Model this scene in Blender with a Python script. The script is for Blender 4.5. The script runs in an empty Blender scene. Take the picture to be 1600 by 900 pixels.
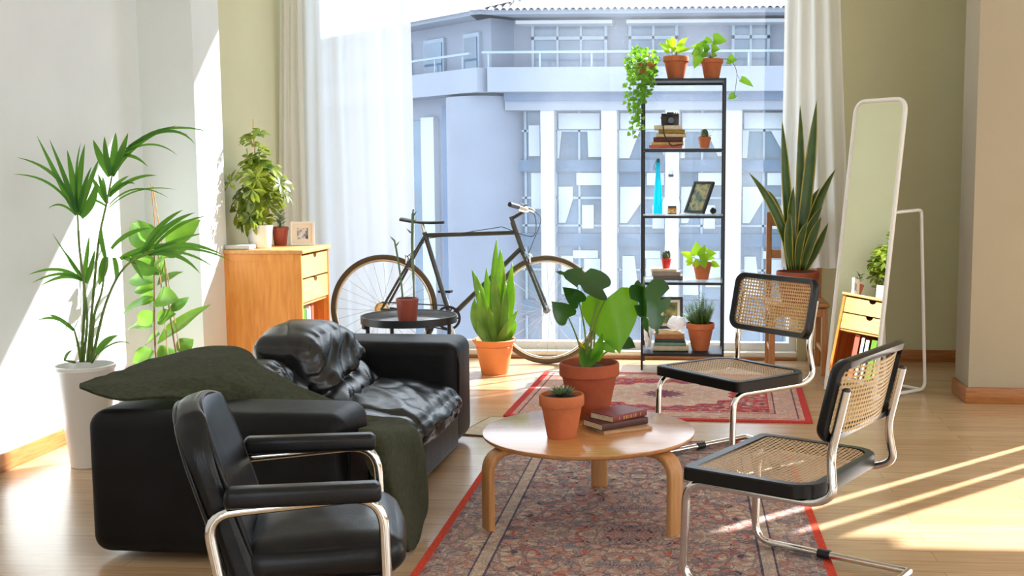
import bpy, bmesh, math, random
from math import pi, sin, cos, tan, radians, atan, atan2, sqrt
from mathutils import Vector, Matrix, Euler, noise
V = Vector
SC = bpy.context.scene
COL = SC.collection
rnd = random.Random(7)

# ---------------------------------------------------------------- camera
FX, CXP, CYP, HC = 1750.0, 970.0, 450.0, 1.2
PITCH = atan((CYP - 270.0) / FX)
YAW = radians(3.3)
cam_d = bpy.data.cameras.new('camera')
cam = bpy.data.objects.new('camera', cam_d)
COL.objects.link(cam)
cam.location = (0, 0, HC)
cam.rotation_euler = (pi / 2 - PITCH, 0, YAW)
cam_d.sensor_width = 36.0
cam_d.lens = FX / 1600.0 * 36.0
cam_d.shift_x = -(CXP - 800.0) / 1600.0
cam_d.clip_start = 0.05
cam_d.clip_end = 300
SC.camera = cam

def ray(px, py):
    a, b = (px - CXP) / FX, -(py - CYP) / FX
    fy = cos(PITCH) + b * sin(PITCH); fz = -sin(PITCH) + b * cos(PITCH)
    c, s = cos(YAW), sin(YAW)
    return V((a * c - fy * s, a * s + fy * c, fz))
def PY(px, py, y):
    d = ray(px, py); t = y / d.y; return V((d.x * t, y, HC + d.z * t))
def PZ(px, py, z=0.0):
    d = ray(px, py); t = (z - HC) / d.z; return V((d.x * t, d.y * t, z))
def PX(px, py, x):
    d = ray(px, py); t = x / d.x; return V((x, d.y * t, HC + d.z * t))

# ---------------------------------------------------------------- mesh builder
def crom(pts, n=8, closed=False):
    pts = [V(p) for p in pts]; out = []; N = len(pts)
    rng = range(N) if closed else range(N - 1)
    for i in rng:
        if closed: p0, p1, p2, p3 = pts[i - 1], pts[i], pts[(i + 1) % N], pts[(i + 2) % N]
        else:
            p1, p2 = pts[i], pts[i + 1]
            p0 = pts[i - 1] if i > 0 else p1 * 2 - p2
            p3 = pts[i + 2] if i + 2 < N else p2 * 2 - p1
        for k in range(n):
            t = k / n
            out.append(0.5 * ((2 * p1) + (p2 - p0) * t + (2 * p0 - 5 * p1 + 4 * p2 - p3) * t * t + (3 * p1 - p0 - 3 * p2 + p3) * t ** 3))
    if not closed: out.append(pts[-1].copy())
    return out

def fillet(pts, r, n=6, closed=False):
    pts = [V(p) for p in pts]; out = []; N = len(pts)
    for i, p in enumerate(pts):
        if not closed and i in (0, N - 1): out.append(p); continue
        a, b = pts[i - 1], pts[(i + 1) % N]
        da, db = (a - p), (b - p)
        rr = r[i] if isinstance(r, (list, tuple)) else r
        L = min(rr, da.length * .48, db.length * .48)
        q0, q1 = p + da.normalized() * L, p + db.normalized() * L
        for k in range(n + 1):
            t = k / n
            out.append(q0 * (1 - t) ** 2 + p * 2 * t * (1 - t) + q1 * t * t)
    return out

def rrect(w, h, r, n=6):
    o = []
    for cx, cy, a0 in ((w/2-r, h/2-r, 0), (-w/2+r, h/2-r, pi/2), (-w/2+r, -h/2+r, pi), (w/2-r, -h/2+r, 1.5*pi)):
        for k in range(n + 1):
            a = a0 + pi / 2 * k / n
            o.append((cx + r * cos(a), cy + r * sin(a)))
    return o

def frame_from(y, z):
    y = y.normalized(); z = (z - y * z.dot(y))
    if z.length < 1e-5:
        z = V((0, 0, 1)) - y * y.z
        if z.length < 1e-5: z = V((1, 0, 0))
    z.normalize(); x = y.cross(z)
    return x, y, z

class MB:
    def __init__(s): s.bm = bmesh.new(); s.mi = 0
    def face(s, vs):
        try:
            f = s.bm.faces.new(vs); f.material_index = s.mi; return f
        except ValueError: return None
    def vt(s, p): return s.bm.verts.new(p)
    def box(s, c, size, rot=None, bevel=0.0, seg=2, mat4=None):
        g = bmesh.ops.create_cube(s.bm, size=1.0)
        M = Matrix.Translation(V(c)) @ (rot.to_matrix().to_4x4() if rot else Matrix.Identity(4)) @ Matrix.Diagonal((*size, 1))
        if mat4: M = mat4 @ M
        bmesh.ops.transform(s.bm, matrix=M, verts=g['verts'])
        fs = {f for v in g['verts'] for f in v.link_faces}
        for f in fs: f.material_index = s.mi
        if bevel:
            es = list({e for v in g['verts'] for e in v.link_edges})
            r = bmesh.ops.bevel(s.bm, geom=es, offset=bevel, segments=seg, affect='EDGES', profile=.5)
            for f in r['faces']: f.material_index = s.mi
        return s
    def bb(s, lo, hi, **k):
        lo, hi = V(lo), V(hi); return s.box((lo + hi) / 2, hi - lo, **k)
    def tube(s, pts, r, n=10, closed=False, caps=True, flat=1.0, up=None):
        pts = [V(p) for p in pts]; N = len(pts)
        rr = r if isinstance(r, (list, tuple)) else [r] * N
        if len(rr) != N:
            rr = [rr[0] + (rr[-1] - rr[0]) * i / (N - 1) for i in range(N)]
        tans = []
        for i in range(N):
            a = pts[i - 1] if (i > 0 or closed) else pts[0]
            b = pts[(i + 1) % N] if (i < N - 1 or closed) else pts[-1]
            t = b - a; tans.append(t.normalized() if t.length > 1e-9 else V((0, 0, 1)))
        u = V(up) if up else (V((0, 0, 1)) if abs(tans[0].z) < .9 else V((1, 0, 0)))
        rings = []; prev = None
        for i in range(N):
            t = tans[i]
            if prev is not None and up is None: u = prev
            elif up: u = V(up)
            u = u - t * u.dot(t)
            if u.length < 1e-6: u = t.orthogonal()
            u.normalize(); prev = u
            w = t.cross(u)
            rings.append([s.vt(pts[i] + (u * cos(2 * pi * k / n) * flat + w * sin(2 * pi * k / n)) * rr[i]) for k in range(n)])
        M = N if closed else N - 1
        for i in range(M):
            A, B = rings[i], rings[(i + 1) % N]
            for k in range(n): s.face((A[k], A[(k + 1) % n], B[(k + 1) % n], B[k]))
        if caps and not closed:
            s.face(rings[0][::-1]); s.face(rings[-1])
        return s
    def lathe(s, prof, n=32, c=(0, 0, 0), mat3=None, cap=True):
        c = V(c); rings = []
        for r, z in prof:
            ring = []
            for k in range(n):
                p = V((r * cos(2 * pi * k / n), r * sin(2 * pi * k / n), z))
                if mat3: p = mat3 @ p
                ring.append(s.vt(c + p))
            rings.append(ring)
        for A, B in zip(rings, rings[1:]):
            for k in range(n): s.face((A[k], A[(k + 1) % n], B[(k + 1) % n], B[k]))
        if cap:
            s.face(rings[0][::-1]); s.face(rings[-1])
        return s
    def sheet(s, rows, closed_u=False):
        g = [[s.vt(p) for p in row] for row in rows]
        for A, B in zip(g, g[1:]):
            for k in range(len(A) - 1): s.face((A[k], A[k + 1], B[k + 1], B[k]))
        return g
    def prism(s, outline, z0, z1, M=None, bevel=0.0, seg=2):
        M = M or Matrix.Identity(4)
        a = [s.vt(M @ V((x, y, z0))) for x, y in outline]
        b = [s.vt(M @ V((x, y, z1))) for x, y in outline]
        fs = [s.face(a[::-1]), s.face(b)]
        n = len(a)
        for k in range(n): s.face((a[k], a[(k + 1) % n], b[(k + 1) % n], b[k]))
        if bevel:
            es = [e for f in fs if f for e in f.edges]
            r = bmesh.ops.bevel(s.bm, geom=es, offset=bevel, segments=seg, affect='EDGES', profile=.5)
            for f in r['faces']: f.material_index = s.mi
        return s
    def ball(s, c, r, sx=1, sy=1, sz=1, u=14, v=9, M=None):
        g = bmesh.ops.create_uvsphere(s.bm, u_segments=u, v_segments=v, radius=1.0)
        T = Matrix.Translation(V(c)) @ (M or Matrix.Identity(4)) @ Matrix.Diagonal((r * sx, r * sy, r * sz, 1))
        bmesh.ops.transform(s.bm, matrix=T, verts=g['verts'])
        for f in {f for w in g['verts'] for f in w.link_faces}: f.material_index = s.mi
        return s
    def build(s, name, mats, parent=None, smooth=True, angle=40, loc=None, recalc=True):
        me = bpy.data.meshes.new(name)
        if recalc: bmesh.ops.recalc_face_normals(s.bm, faces=s.bm.faces)
        s.bm.to_mesh(me); s.bm.free()
        for m in (mats if isinstance(mats, (list, tuple)) else [mats]): me.materials.append(m)
        if smooth:
            me.polygons.foreach_set('use_smooth', [True] * len(me.polygons))
            if angle < 179: me.set_sharp_from_angle(angle=radians(angle))
        o = bpy.data.objects.new(name, me); COL.objects.link(o)
        if parent is not None: o.parent = parent
        if loc is not None: o.location = loc
        return o

# leaf outlines: t in 0..1 -> (half width 0..1, position along 0..1)
def _ov(t): return (sin(pi * t ** .8), t)
def _el(t): return (sin(pi * t), t)
def _obo(t): return (sin(pi * t ** 1.5), t)
def _heart(t): return (sin(pi * min(1, t ** .6)) * (1 - .45 * t ** 5), t - .9 * sqrt(t) * (1 - t) ** 3)
def _lance(t): return (sin(pi * t ** .65) * (1 - .15 * t), t)
OUT = dict(ovate=_ov, ellipse=_el, obovate=_obo, heart=_heart, lance=_lance)

def leaf(mb, base, d, nrm, L, W, kind='ovate', bend=0.0, cup=0.0, n=8, m=2, split=None, wave=0.0):
    """bend: radians the leaf curls down over its length; cup: lift of edges / W; split: fn(side,t)->0..1 how far out the edge reaches"""
    x, y, z = frame_from(V(d), V(nrm)); base = V(base); f = OUT[kind]
    ph = rnd.random() * 6
    def P(sx, yy):
        if abs(bend) > 1e-3:
            a = bend * yy; k = L / bend
            py_, pz_ = sin(a) * k, -(1 - cos(a)) * k
        else: py_, pz_ = yy * L, 0
        pz_ += cup * abs(sx) ** 1.5 * W * .5 + wave * W * sin(yy * 9 + ph) * abs(sx)
        return base + x * (sx * W / 2) + y * py_ + z * pz_
    mid = [mb.vt(P(0, i / n)) for i in range(n + 1)]
    for sd in (-1, 1):
        prev = mid
        for j in range(1, m + 1):
            cur = []
            for i in range(n + 1):
                t = i / n
                hw, yy = f(t)
                e = j / m
                if split: e *= split(sd, t)
                sx = sd * hw * e
                yy2 = t + (yy - t) * e
                cur.append(mid[i] if (i == n or (i == 0 and kind != 'heart') ) else mb.vt(P(sx, yy2)))
            if kind == 'heart': cur[0] = mid[0]
            for i in range(n):
                q = [prev[i], prev[i + 1], cur[i + 1], cur[i]]
                u = []
                for w in q:
                    if w not in u: u.append(w)
                if len(u) >= 3: mb.face(u if sd > 0 else u[::-1])
            prev = cur

def blade(mb, pts, w, nrm=(0, -1, 0), prof=None, fold=.25, n=None):
    """long strap leaf along a centre line; w is full width"""
    pts = [V(p) for p in pts]; N = len(pts)
    rows = []
    for i, p in enumerate(pts):
        t = i / (N - 1)
        a = pts[max(0, i - 1)]; b = pts[min(N - 1, i + 1)]
        x, y, z = frame_from(b - a, V(nrm))
        k = (prof(t) if prof else sin(pi * min(1, .12 + .88 * t)) ** .7) * w / 2
        rows.append([p - x * k + z * k * fold, p, p + x * k + z * k * fold])
    mb.sheet(rows)

# ---------------------------------------------------------------- things
def empty(name, loc=(0, 0, 0), rz=0.0, parent=None):
    o = bpy.data.objects.new(name, None); COL.objects.link(o)
    o.location = loc; o.rotation_euler = (0, 0, rz); o.empty_display_size = .1
    if parent is not None: o.parent = parent
    return o
def tag(o, label, cat=None, group=None, kind=None):
    if label: o['label'] = label
    if cat: o['category'] = cat
    if group: o['group'] = group
    if kind: o['kind'] = kind
    return o
def thing(name, label, cat, loc=(0, 0, 0), rz=0.0, group=None):
    return tag(empty(name, loc, rz), label, cat, group)
def dup(o, parent=None):
    c = o.copy(); COL.objects.link(c)
    if parent is not None: c.parent = parent
    for ch in [x for x in bpy.data.objects if x.parent == o]: dup(ch, c)
    return c

# ---------------------------------------------------------------- materials
def M(name):
    m = bpy.data.materials.new(name); m.use_nodes = True
    nt = m.node_tree; b = nt.nodes['Principled BSDF']
    return m, nt, b
def nd(nt, t, **k):
    n = nt.nodes.new(t)
    for a, v in k.items():
        if a[0] == '_': n.inputs[a[1:].replace('_', ' ')].default_value = v
        else: setattr(n, a, v)
    return n
def lk(nt, a, b): nt.links.new(a, b)
def c4(c): return (c[0], c[1], c[2], 1)
def s2l(r, g, b):
    f = lambda u: (u / 255 / 12.92) if u / 255 <= .04045 else ((u / 255 + .055) / 1.055) ** 2.4
    return (f(r), f(g), f(b))
def ramp(nt, stops, interp='LINEAR'):
    r = nt.nodes.new('ShaderNodeValToRGB'); r.color_ramp.interpolation = interp
    e = r.color_ramp.elements
    e[0].position, e[0].color = stops[0][0], c4(stops[0][1])
    e[1].position, e[1].color = stops[1][0], c4(stops[1][1])
    for p, c in stops[2:]:
        q = e.new(p); q.color = c4(c)
    return r
def plain(name, col, rough=.5, metal=0.0, var=0.0, scale=20, bump=0.0, bscale=200, spec=.5, coat=0.0):
    m, nt, b = M(name)
    b.inputs['Base Color'].default_value = c4(col); b.inputs['Roughness'].default_value = rough
    b.inputs['Metallic'].default_value = metal; b.inputs['Specular IOR Level'].default_value = spec
    b.inputs['Coat Weight'].default_value = coat
    if var or bump:
        tc = nd(nt, 'ShaderNodeTexCoord')
        if var:
            n = nd(nt, 'ShaderNodeTexNoise', _Scale=scale, _Detail=4.0); lk(nt, tc.outputs['Object'], n.inputs['Vector'])
            r = ramp(nt, [(.3, [c * (1 - var) for c in col]), (.7, [min(1, c * (1 + var)) for c in col])])
            lk(nt, n.outputs['Fac'], r.inputs['Fac']); lk(nt, r.outputs['Color'], b.inputs['Base Color'])
        if bump:
            n2 = nd(nt, 'ShaderNodeTexNoise', _Scale=bscale, _Detail=3.0); lk(nt, tc.outputs['Object'], n2.inputs['Vector'])
            bp = nd(nt, 'ShaderNodeBump', _Strength=bump, _Distance=.01); lk(nt, n2.outputs['Fac'], bp.inputs['Height'])
            lk(nt, bp.outputs['Normal'], b.inputs['Normal'])
    return m
def wood(name, c1, c2, axis='X', scale=1.0, rough=.4, stretch=14, spec=.5, coat=0.0):
    m, nt, b = M(name)
    tc = nd(nt, 'ShaderNodeTexCoord'); mp = nd(nt, 'ShaderNodeMapping')
    s = {'X': (1, stretch, stretch), 'Y': (stretch, 1, stretch), 'Z': (stretch, stretch, 1)}[axis]
    mp.inputs['Scale'].default_value = [k * scale for k in s]
    lk(nt, tc.outputs['Object'], mp.inputs['Vector'])
    n = nd(nt, 'ShaderNodeTexNoise', _Scale=2.5, _Detail=6.0, _Roughness=.6, _Distortion=.6); lk(nt, mp.outputs['Vector'], n.inputs['Vector'])
    r = ramp(nt, [(.3, c2), (.65, c1)]); lk(nt, n.outputs['Fac'], r.inputs['Fac'])
    lk(nt, r.outputs['Color'], b.inputs['Base Color']); b.inputs['Roughness'].default_value = rough
    b.inputs['Specular IOR Level'].default_value = spec; b.inputs['Coat Weight'].default_value = coat
    return m
def leafmat(name, c1, c2, trans=.5, rough=.35, scale=12, tcol=None):
    m, nt, b = M(name)
    tc = nd(nt, 'ShaderNodeTexCoord'); n = nd(nt, 'ShaderNodeTexNoise', _Scale=scale, _Detail=3.0)
    lk(nt, tc.outputs['Object'], n.inputs['Vector'])
    r = ramp(nt, [(.35, c1), (.68, c2)]); lk(nt, n.outputs['Fac'], r.inputs['Fac'])
    lk(nt, r.outputs['Color'], b.inputs['Base Color']); b.inputs['Roughness'].default_value = rough
    t = nd(nt, 'ShaderNodeBsdfTranslucent')
    if tcol: t.inputs['Color'].default_value = c4(tcol)
    else: lk(nt, r.outputs['Color'], t.inputs['Color'])
    mx = nd(nt, 'ShaderNodeMixShader', _Fac=trans)
    lk(nt, b.outputs[0], mx.inputs[1]); lk(nt, t.outputs[0], mx.inputs[2])
    lk(nt, mx.outputs[0], nt.nodes['Material Output'].inputs['Surface'])
    return m
def glassmat(name, tint=(1, 1, 1), refl=.08):
    m, nt, b = M(name)
    t = nd(nt, 'ShaderNodeBsdfTransparent'); t.inputs['Color'].default_value = c4(tint)
    g = nd(nt, 'ShaderNodeBsdfGlossy', _Roughness=.02); fr = nd(nt, 'ShaderNodeFresnel', _IOR=1.45)
    mx = nd(nt, 'ShaderNodeMixShader'); lk(nt, fr.outputs[0], mx.inputs[0])
    lk(nt, t.outputs[0], mx.inputs[1]); lk(nt, g.outputs[0], mx.inputs[2])
    lk(nt, mx.outputs[0], nt.nodes['Material Output'].inputs['Surface'])
    return m

MT = {}
MT['chrome'] = plain('chrome', (.78, .76, .72), .12, 1.0)
MT['black_metal'] = plain('black_metal', (.012, .012, .014), .4, 0.0)
MT['terracotta'] = plain('terracotta', s2l(194, 112, 72), .8, var=.14, scale=14, bump=.15, bscale=90, spec=.25)
MT['terracotta_dark'] = plain('terracotta_dark', s2l(160, 82, 54), .8, var=.16, scale=12, bump=.15, bscale=90, spec=.25)
MT['terracotta_orange'] = plain('terracotta_orange', s2l(224, 136, 76), .6, var=.06, scale=10)
MT['plastic_red'] = plain('plastic_red', s2l(152, 70, 52), .45)
MT['soil'] = plain('soil', (.03, .02, .014), .95, var=.5, scale=60, bump=.6, bscale=120)
MT['white_paint'] = plain('white_paint', (.8, .79, .75), .4)
MT['white_plastic'] = plain('white_plastic', (.82, .82, .8), .35)
MT['white_ceramic'] = plain('white_ceramic', (.85, .85, .83), .25)
MT['stem'] = leafmat('stem', s2l(92, 122, 50), s2l(130, 150, 70), .15)
MT['bark'] = plain('bark', s2l(120, 92, 62), .8, var=.25, scale=30)
MT['cane_stake'] = plain('cane_stake', s2l(176, 140, 96), .7, var=.2, scale=25)
SKY, SUN, EXPO = 4.6, 27.0, -0.30
# ================================================================ setting
def struct(name, mb, mat, parent=None, **k):
    o = mb.build(name, mat, parent, **k); o['kind'] = 'structure'; return o

# wall paint: pale olive cream with faint trowel marks
def wallmat(name, col):
    m = plain(name, col, .85, var=.025, scale=3, bump=.08, bscale=35, spec=.2); return m
W_L = wallmat('wall_paint_skylit', s2l(228, 236, 239))  # olive paint whitened and cooled to hold the skylight falling on it
W_O = wallmat('wall_paint_olive', s2l(202, 200, 164))
W_P = wallmat('wall_paint_pillar_lit', s2l(224, 230, 228))  # pillar paint whitened the same way for the window light
W_R = wallmat('wall_paint_beige', s2l(168, 158, 136))

def floormat():
    m, nt, b = M('oak_laminate')
    tc = nd(nt, 'ShaderNodeTexCoord')
    br = nd(nt, 'ShaderNodeTexBrick', offset=.37, squash=1.0, _Scale=1.0, _Mortar_Size=.0008, _Brick_Width=1.25, _Row_Height=.095, _Bias=0.0)
    br.inputs['Color1'].default_value = c4(s2l(205, 175, 139)); br.inputs['Color2'].default_value = c4(s2l(190, 156, 119)); br.inputs['Mortar'].default_value = c4(s2l(150, 112, 72))
    lk(nt, tc.outputs['Object'], br.inputs['Vector'])
    mp = nd(nt, 'ShaderNodeMapping'); mp.inputs['Scale'].default_value = (1.2, 22, 1)
    lk(nt, tc.outputs['Object'], mp.inputs['Vector'])
    n = nd(nt, 'ShaderNodeTexNoise', _Scale=3.0, _Detail=6.0, _Roughness=.62, _Distortion=.5); lk(nt, mp.outputs['Vector'], n.inputs['Vector'])
    r = ramp(nt, [(.3, (.70, .66, .60)), (.7, (1.08, 1.06, 1.02))]); lk(nt, n.outputs['Fac'], r.inputs['Fac'])
    mx = nd(nt, 'ShaderNodeMix', data_type='RGBA', blend_type='MULTIPLY'); mx.inputs[0].default_value = .8
    lk(nt, br.outputs['Color'], mx.inputs[6]); lk(nt, r.outputs['Color'], mx.inputs[7])
    lk(nt, mx.outputs[2], b.inputs['Base Color']); b.inputs['Roughness'].default_value = .27
    b.inputs['Specular IOR Level'].default_value = .6; b.inputs['Coat Weight'].default_value = .35; b.inputs['Coat Roughness'].default_value = .18
    return m
MT['floor'] = floormat()
MT['base_wood'] = wood('baseboard_wood', s2l(178, 118, 62), s2l(140, 84, 40), 'X', 3, .4)
MT['base_wood_y'] = wood('baseboard_wood_side', s2l(178, 118, 62), s2l(140, 84, 40), 'Y', 3, .4)

YW = 7.18           # inner face of the window wall
XL = -2.75          # left wall
XR = 4.6            # far right wall, out of frame
YF = -1.6           # wall behind the camera
ZC = 3.75
mb = MB(); mb.bb((XL - .3, YF - .3, -.12), (XR + .3, YW + .35, 0)); struct('floor', mb, MT['floor'], smooth=False)
mb = MB(); mb.bb((XL - .3, YF - .3, ZC), (XR + .3, YW + .35, ZC + .15)); struct('ceiling', mb, plain('ceiling_paint', (.85, .85, .82), .9), smooth=False)
mb = MB(); mb.bb((XL - .25, YF - .25, 0), (XL, 5.57, ZC)); struct('wall_left', mb, W_L, smooth=False)
# return wall facing the room on the left + the pillar whose side catches the sun
mb = MB(); mb.bb((XL - .25, 5.57, 0), (-2.47, 5.90, ZC)); struct('pillar_left', mb, W_P, smooth=False)
mb = MB(); mb.bb((XL - .25, 5.90, 0), (-2.53, YW + .3, ZC)); struct('wall_left_rear', mb, W_O, smooth=False)
# window wall
OX0, OX1, OZ1 = -2.44, .72, 3.48
mb = MB(); mb.bb((-2.53, YW, 0), (OX0, YW + .3, ZC)); struct('wall_back_left', mb, W_O, smooth=False)
mb = MB(); mb.bb((OX1, YW, 0), (2.5, YW + .3, ZC)); struct('wall_back_right', mb, W_O, smooth=False)
mb = MB(); mb.bb((OX0, YW, OZ1), (OX1, YW + .3, ZC)); struct('wall_back_top', mb, W_O, smooth=False)
# right pillar with its front wall, an opening to the right of it (out of frame) lets the low sun in
mb = MB(); mb.bb((1.482, 5.87, 0), (2.495, 6.16, ZC)); struct('pillar_right', mb, W_R, smooth=False)

SZ = 2.53
mb = MB(); mb.bb((2.495, 5.87, SZ), (XR + .25, 6.16, ZC)); struct('wall_right_front_top', mb, W_R, smooth=False)
w2 = empty('window_2', (2.7, 6.0, 0)); w2['kind'] = 'structure'
fr = MB()
for a, b_ in ((2.612, 2.65), (2.682, 2.75), (2.862, 2.925), (4.5, 4.6)):
    fr.bb((a - 2.7, -.13, 0), (b_ - 2.7, -.07, SZ))
struct('window_frame', fr, MT['white_paint'], w2, smooth=False)
# side wall behind the pillar, right wall, wall behind the camera with two wide openings added for fill light
mb = MB(); mb.bb((2.25, 6.16, 0), (2.5, YW, ZC)); struct('wall_right_rear', mb, W_O, smooth=False)
mb = MB()
mb.bb((XR, YF - .25, 0), (XR + .25, 6.16, .5)); mb.bb((XR, YF - .25, 2.9), (XR + .25, 6.16, ZC))  # unseen opening left in the right wall, also for fill light
mb.bb((XR, 4.4, .5), (XR + .25, 6.16, 2.9)); mb.bb((XR, YF - .25, .5), (XR + .25, -.9, 2.9))
struct('wall_right', mb, W_R, smooth=False)
mb = MB()
mb.bb((XL - .25, YF - .25, 0), (XR, YF, .25)); mb.bb((XL - .25, YF - .25, 2.9), (XR, YF, ZC))
for a, b_ in ((XL - .25, -1.1), (.1, 1.7), (2.9, XR)): mb.bb((a, YF - .25, .25), (b_, YF, 2.9))
struct('wall_front', mb, W_L, smooth=False)

# baseboards
def base(name, lo, hi, mat):
    mb = MB(); mb.bb(lo, hi, bevel=.004); struct(name, mb, mat, angle=30)
base('baseboard_left', (XL, YF, 0), (XL + .016, 5.57, .075), MT['base_wood_y'])
base('baseboard_left_return', (XL + .016, 5.554, 0), (-2.47, 5.57, .075), MT['base_wood'])
base('baseboard_back', (OX1 + .06, YW - .016, 0), (2.25, YW, .075), MT['base_wood'])
base('baseboard_right', (1.466, 5.854, 0), (2.495, 5.87, .085), MT['base_wood'])
base('baseboard_right_return', (1.466, 5.87, 0), (1.482, 6.16, .085), MT['base_wood_y'])

# main window
w1 = empty('window_1', (0, YW, 0)); w1['kind'] = 'structure'
MT['win_frame'] = plain('window_frame_paint', (.74, .76, .78), .35)
fr = MB()
fr.bb((OX0, .06, .05), (OX1, .13, .10)); fr.bb((OX0, .06, OZ1 - .06), (OX1, .13, OZ1))
for a, b_ in ((OX0, OX0 + .05), (OX1 - .045, OX1)): fr.bb((a, .06, .10), (b_, .13, OZ1 - .06))
fr.bb((-1.86, .06, .10), (-1.835, .13, OZ1 - .06))
struct('window_frame', fr, MT['win_frame'], w1, angle=30)
sl = MB(); sl.bb((OX0, -.012, 0), (OX1, .30, .05), bevel=.006)
struct('window_sill', sl, plain('sill_paint', (.86, .83, .74), .4), w1)
st = MB(); st.bb((OX0, -.03, 0), (OX1, -.012, .02), bevel=.004)
struct('window_sill_strip', st, MT['base_wood'], w1)
def dustglass():
    m, nt, b = M('dusty_glass')
    t = nd(nt, 'ShaderNodeBsdfTransparent'); t.inputs['Color'].default_value = (.93, .96, .99, 1)
    g = nd(nt, 'ShaderNodeBsdfGlossy', _Roughness=.01); fr = nd(nt, 'ShaderNodeFresnel', _IOR=1.3)
    mx = nd(nt, 'ShaderNodeMixShader'); lk(nt, fr.outputs[0], mx.inputs[0]); lk(nt, t.outputs[0], mx.inputs[1]); lk(nt, g.outputs[0], mx.inputs[2])
    d = nd(nt, 'ShaderNodeBsdfTranslucent'); d.inputs['Color'].default_value = (.80, .88, 1, 1)
    tc = nd(nt, 'ShaderNodeTexCoord')
    vo = nd(nt, 'ShaderNodeTexVoronoi', _Scale=55.0); lk(nt, tc.outputs['Object'], vo.inputs['Vector'])
    r = ramp(nt, [(.10, (1, 1, 1)), (.2, (0, 0, 0))]); lk(nt, vo.outputs['Distance'], r.inputs['Fac'])
    n = nd(nt, 'ShaderNodeTexNoise', _Scale=2.2, _Detail=5.0); lk(nt, tc.outputs['Object'], n.inputs['Vector'])
    r2 = ramp(nt, [(.35, (.5, .5, .5)), (.7, (1, 1, 1))]); lk(nt, n.outputs['Fac'], r2.inputs['Fac'])
    m1 = nd(nt, 'ShaderNodeMath', operation='MULTIPLY_ADD'); lk(nt, r.outputs['Color'], m1.inputs[0]); m1.inputs[1].default_value = .10; m1.inputs[2].default_value = DUST
    m2 = nd(nt, 'ShaderNodeMath', operation='MULTIPLY'); lk(nt, m1.outputs[0], m2.inputs[0]); lk(nt, r2.outputs['Color'], m2.inputs[1])
    mm = nd(nt, 'ShaderNodeMixShader'); lk(nt, m2.outputs[0], mm.inputs[0]); lk(nt, mx.outputs[0], mm.inputs[1]); lk(nt, d.outputs[0], mm.inputs[2])
    lk(nt, mm.outputs[0], nt.nodes['Material Output'].inputs['Surface'])
    return m
DUST = .075
gl = MB(); gl.sheet([[(OX0 + .05, .095, .10), (-1.86, .095, .10)], [(OX0 + .05, .095, OZ1 - .06), (-1.86, .095, OZ1 - .06)]])
gl.sheet([[(-1.835, .095, .10), (OX1 - .045, .095, .10)], [(-1.835, .095, OZ1 - .06), (OX1 - .045, .095, OZ1 - .06)]])
struct('window_pane', gl, dustglass(), w1, smooth=False)

# ---------------------------------------------------------------- curtains
def sheer(name, col, tr, tl=.65):
    m, nt, b = M(name)
    d = nd(nt, 'ShaderNodeBsdfDiffuse'); d.inputs['Color'].default_value = c4(col)
    l = nd(nt, 'ShaderNodeBsdfTranslucent'); l.inputs['Color'].default_value = c4(col)
    a = nd(nt, 'ShaderNodeMixShader', _Fac=tl); lk(nt, d.outputs[0], a.inputs[1]); lk(nt, l.outputs[0], a.inputs[2])
    t = nd(nt, 'ShaderNodeBsdfTransparent'); q = nd(nt, 'ShaderNodeMixShader', _Fac=tr)
    lk(nt, a.outputs[0], q.inputs[1]); lk(nt, t.outputs[0], q.inputs[2])
    lk(nt, q.outputs[0], nt.nodes['Material Output'].inputs['Surface'])
    return m
def curtain(name, label, top, bot, zt, zb, folds, amp, mat, flare=None, seed=0):
    """top/bot = (x0,y0,x1,y1)"""
    r = random.Random(seed); n = folds * 8; rows = []
    ph = [r.uniform(-.5, .5) for _ in range(folds + 2)]; am = [r.uniform(.5, 1.25) for _ in range(folds + 2)]
    for j in range(25):
        v = j / 24; z = zt + (zb - zt) * v; row = []
        for i in range(n + 1):
            u = i / n; k = u * folds; f0 = int(min(k, folds - 1)); w = k - f0
            a = am[f0] * (1 - w) + am[f0 + 1] * w; p = ph[f0] * (1 - w) + ph[f0 + 1] * w
            x = (top[0] + (top[2] - top[0]) * u) * (1 - v) + (bot[0] + (bot[2] - bot[0]) * u) * v
            y = (top[1] + (top[3] - top[1]) * u) * (1 - v) + (bot[1] + (bot[3] - bot[1]) * u) * v
            row.append((x + .012 * sin(v * 5 + f0), y + amp * a * sin(2 * pi * k + p) * (.7 + .3 * v) + .01 * sin(v * 7 + k), z))
        rows.append(row)
    mb = MB(); mb.sheet(rows)
    o = mb.build(name, mat, angle=180); tag(o, label, 'curtain'); return o
SH = sheer('sheer_voile', (.90, .91, .92), .13)
SHO = sheer('sheer_voile_cream', (.86, .85, .79), .05, .4)
curtain('sheer_curtain', 'wide white sheer curtain drawn across the left part of the window', (-2.46, 7.115, -1.755, 7.115), (-2.46, 7.115, -1.735, 7.115), 3.6, .02, 6, .022, SH, seed=3)
curtain('sheer_curtain', 'narrow cream curtain bunched in the corner behind the schefflera', (-2.50, 6.93, -2.37, 7.0), (-2.515, 6.80, -2.40, 6.95), 3.6, .02, 3, .022, SHO, seed=5)
curtain('sheer_curtain', 'pale curtain gathered at the right edge of the window beside the mirror', (.57, 7.06, .90, 7.06), (.60, 6.90, .98, 6.86), 3.6, .62, 4, .028, sheer('sheer_voile_grey', (.88, .87, .82), .06, .5), seed=8)

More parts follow.
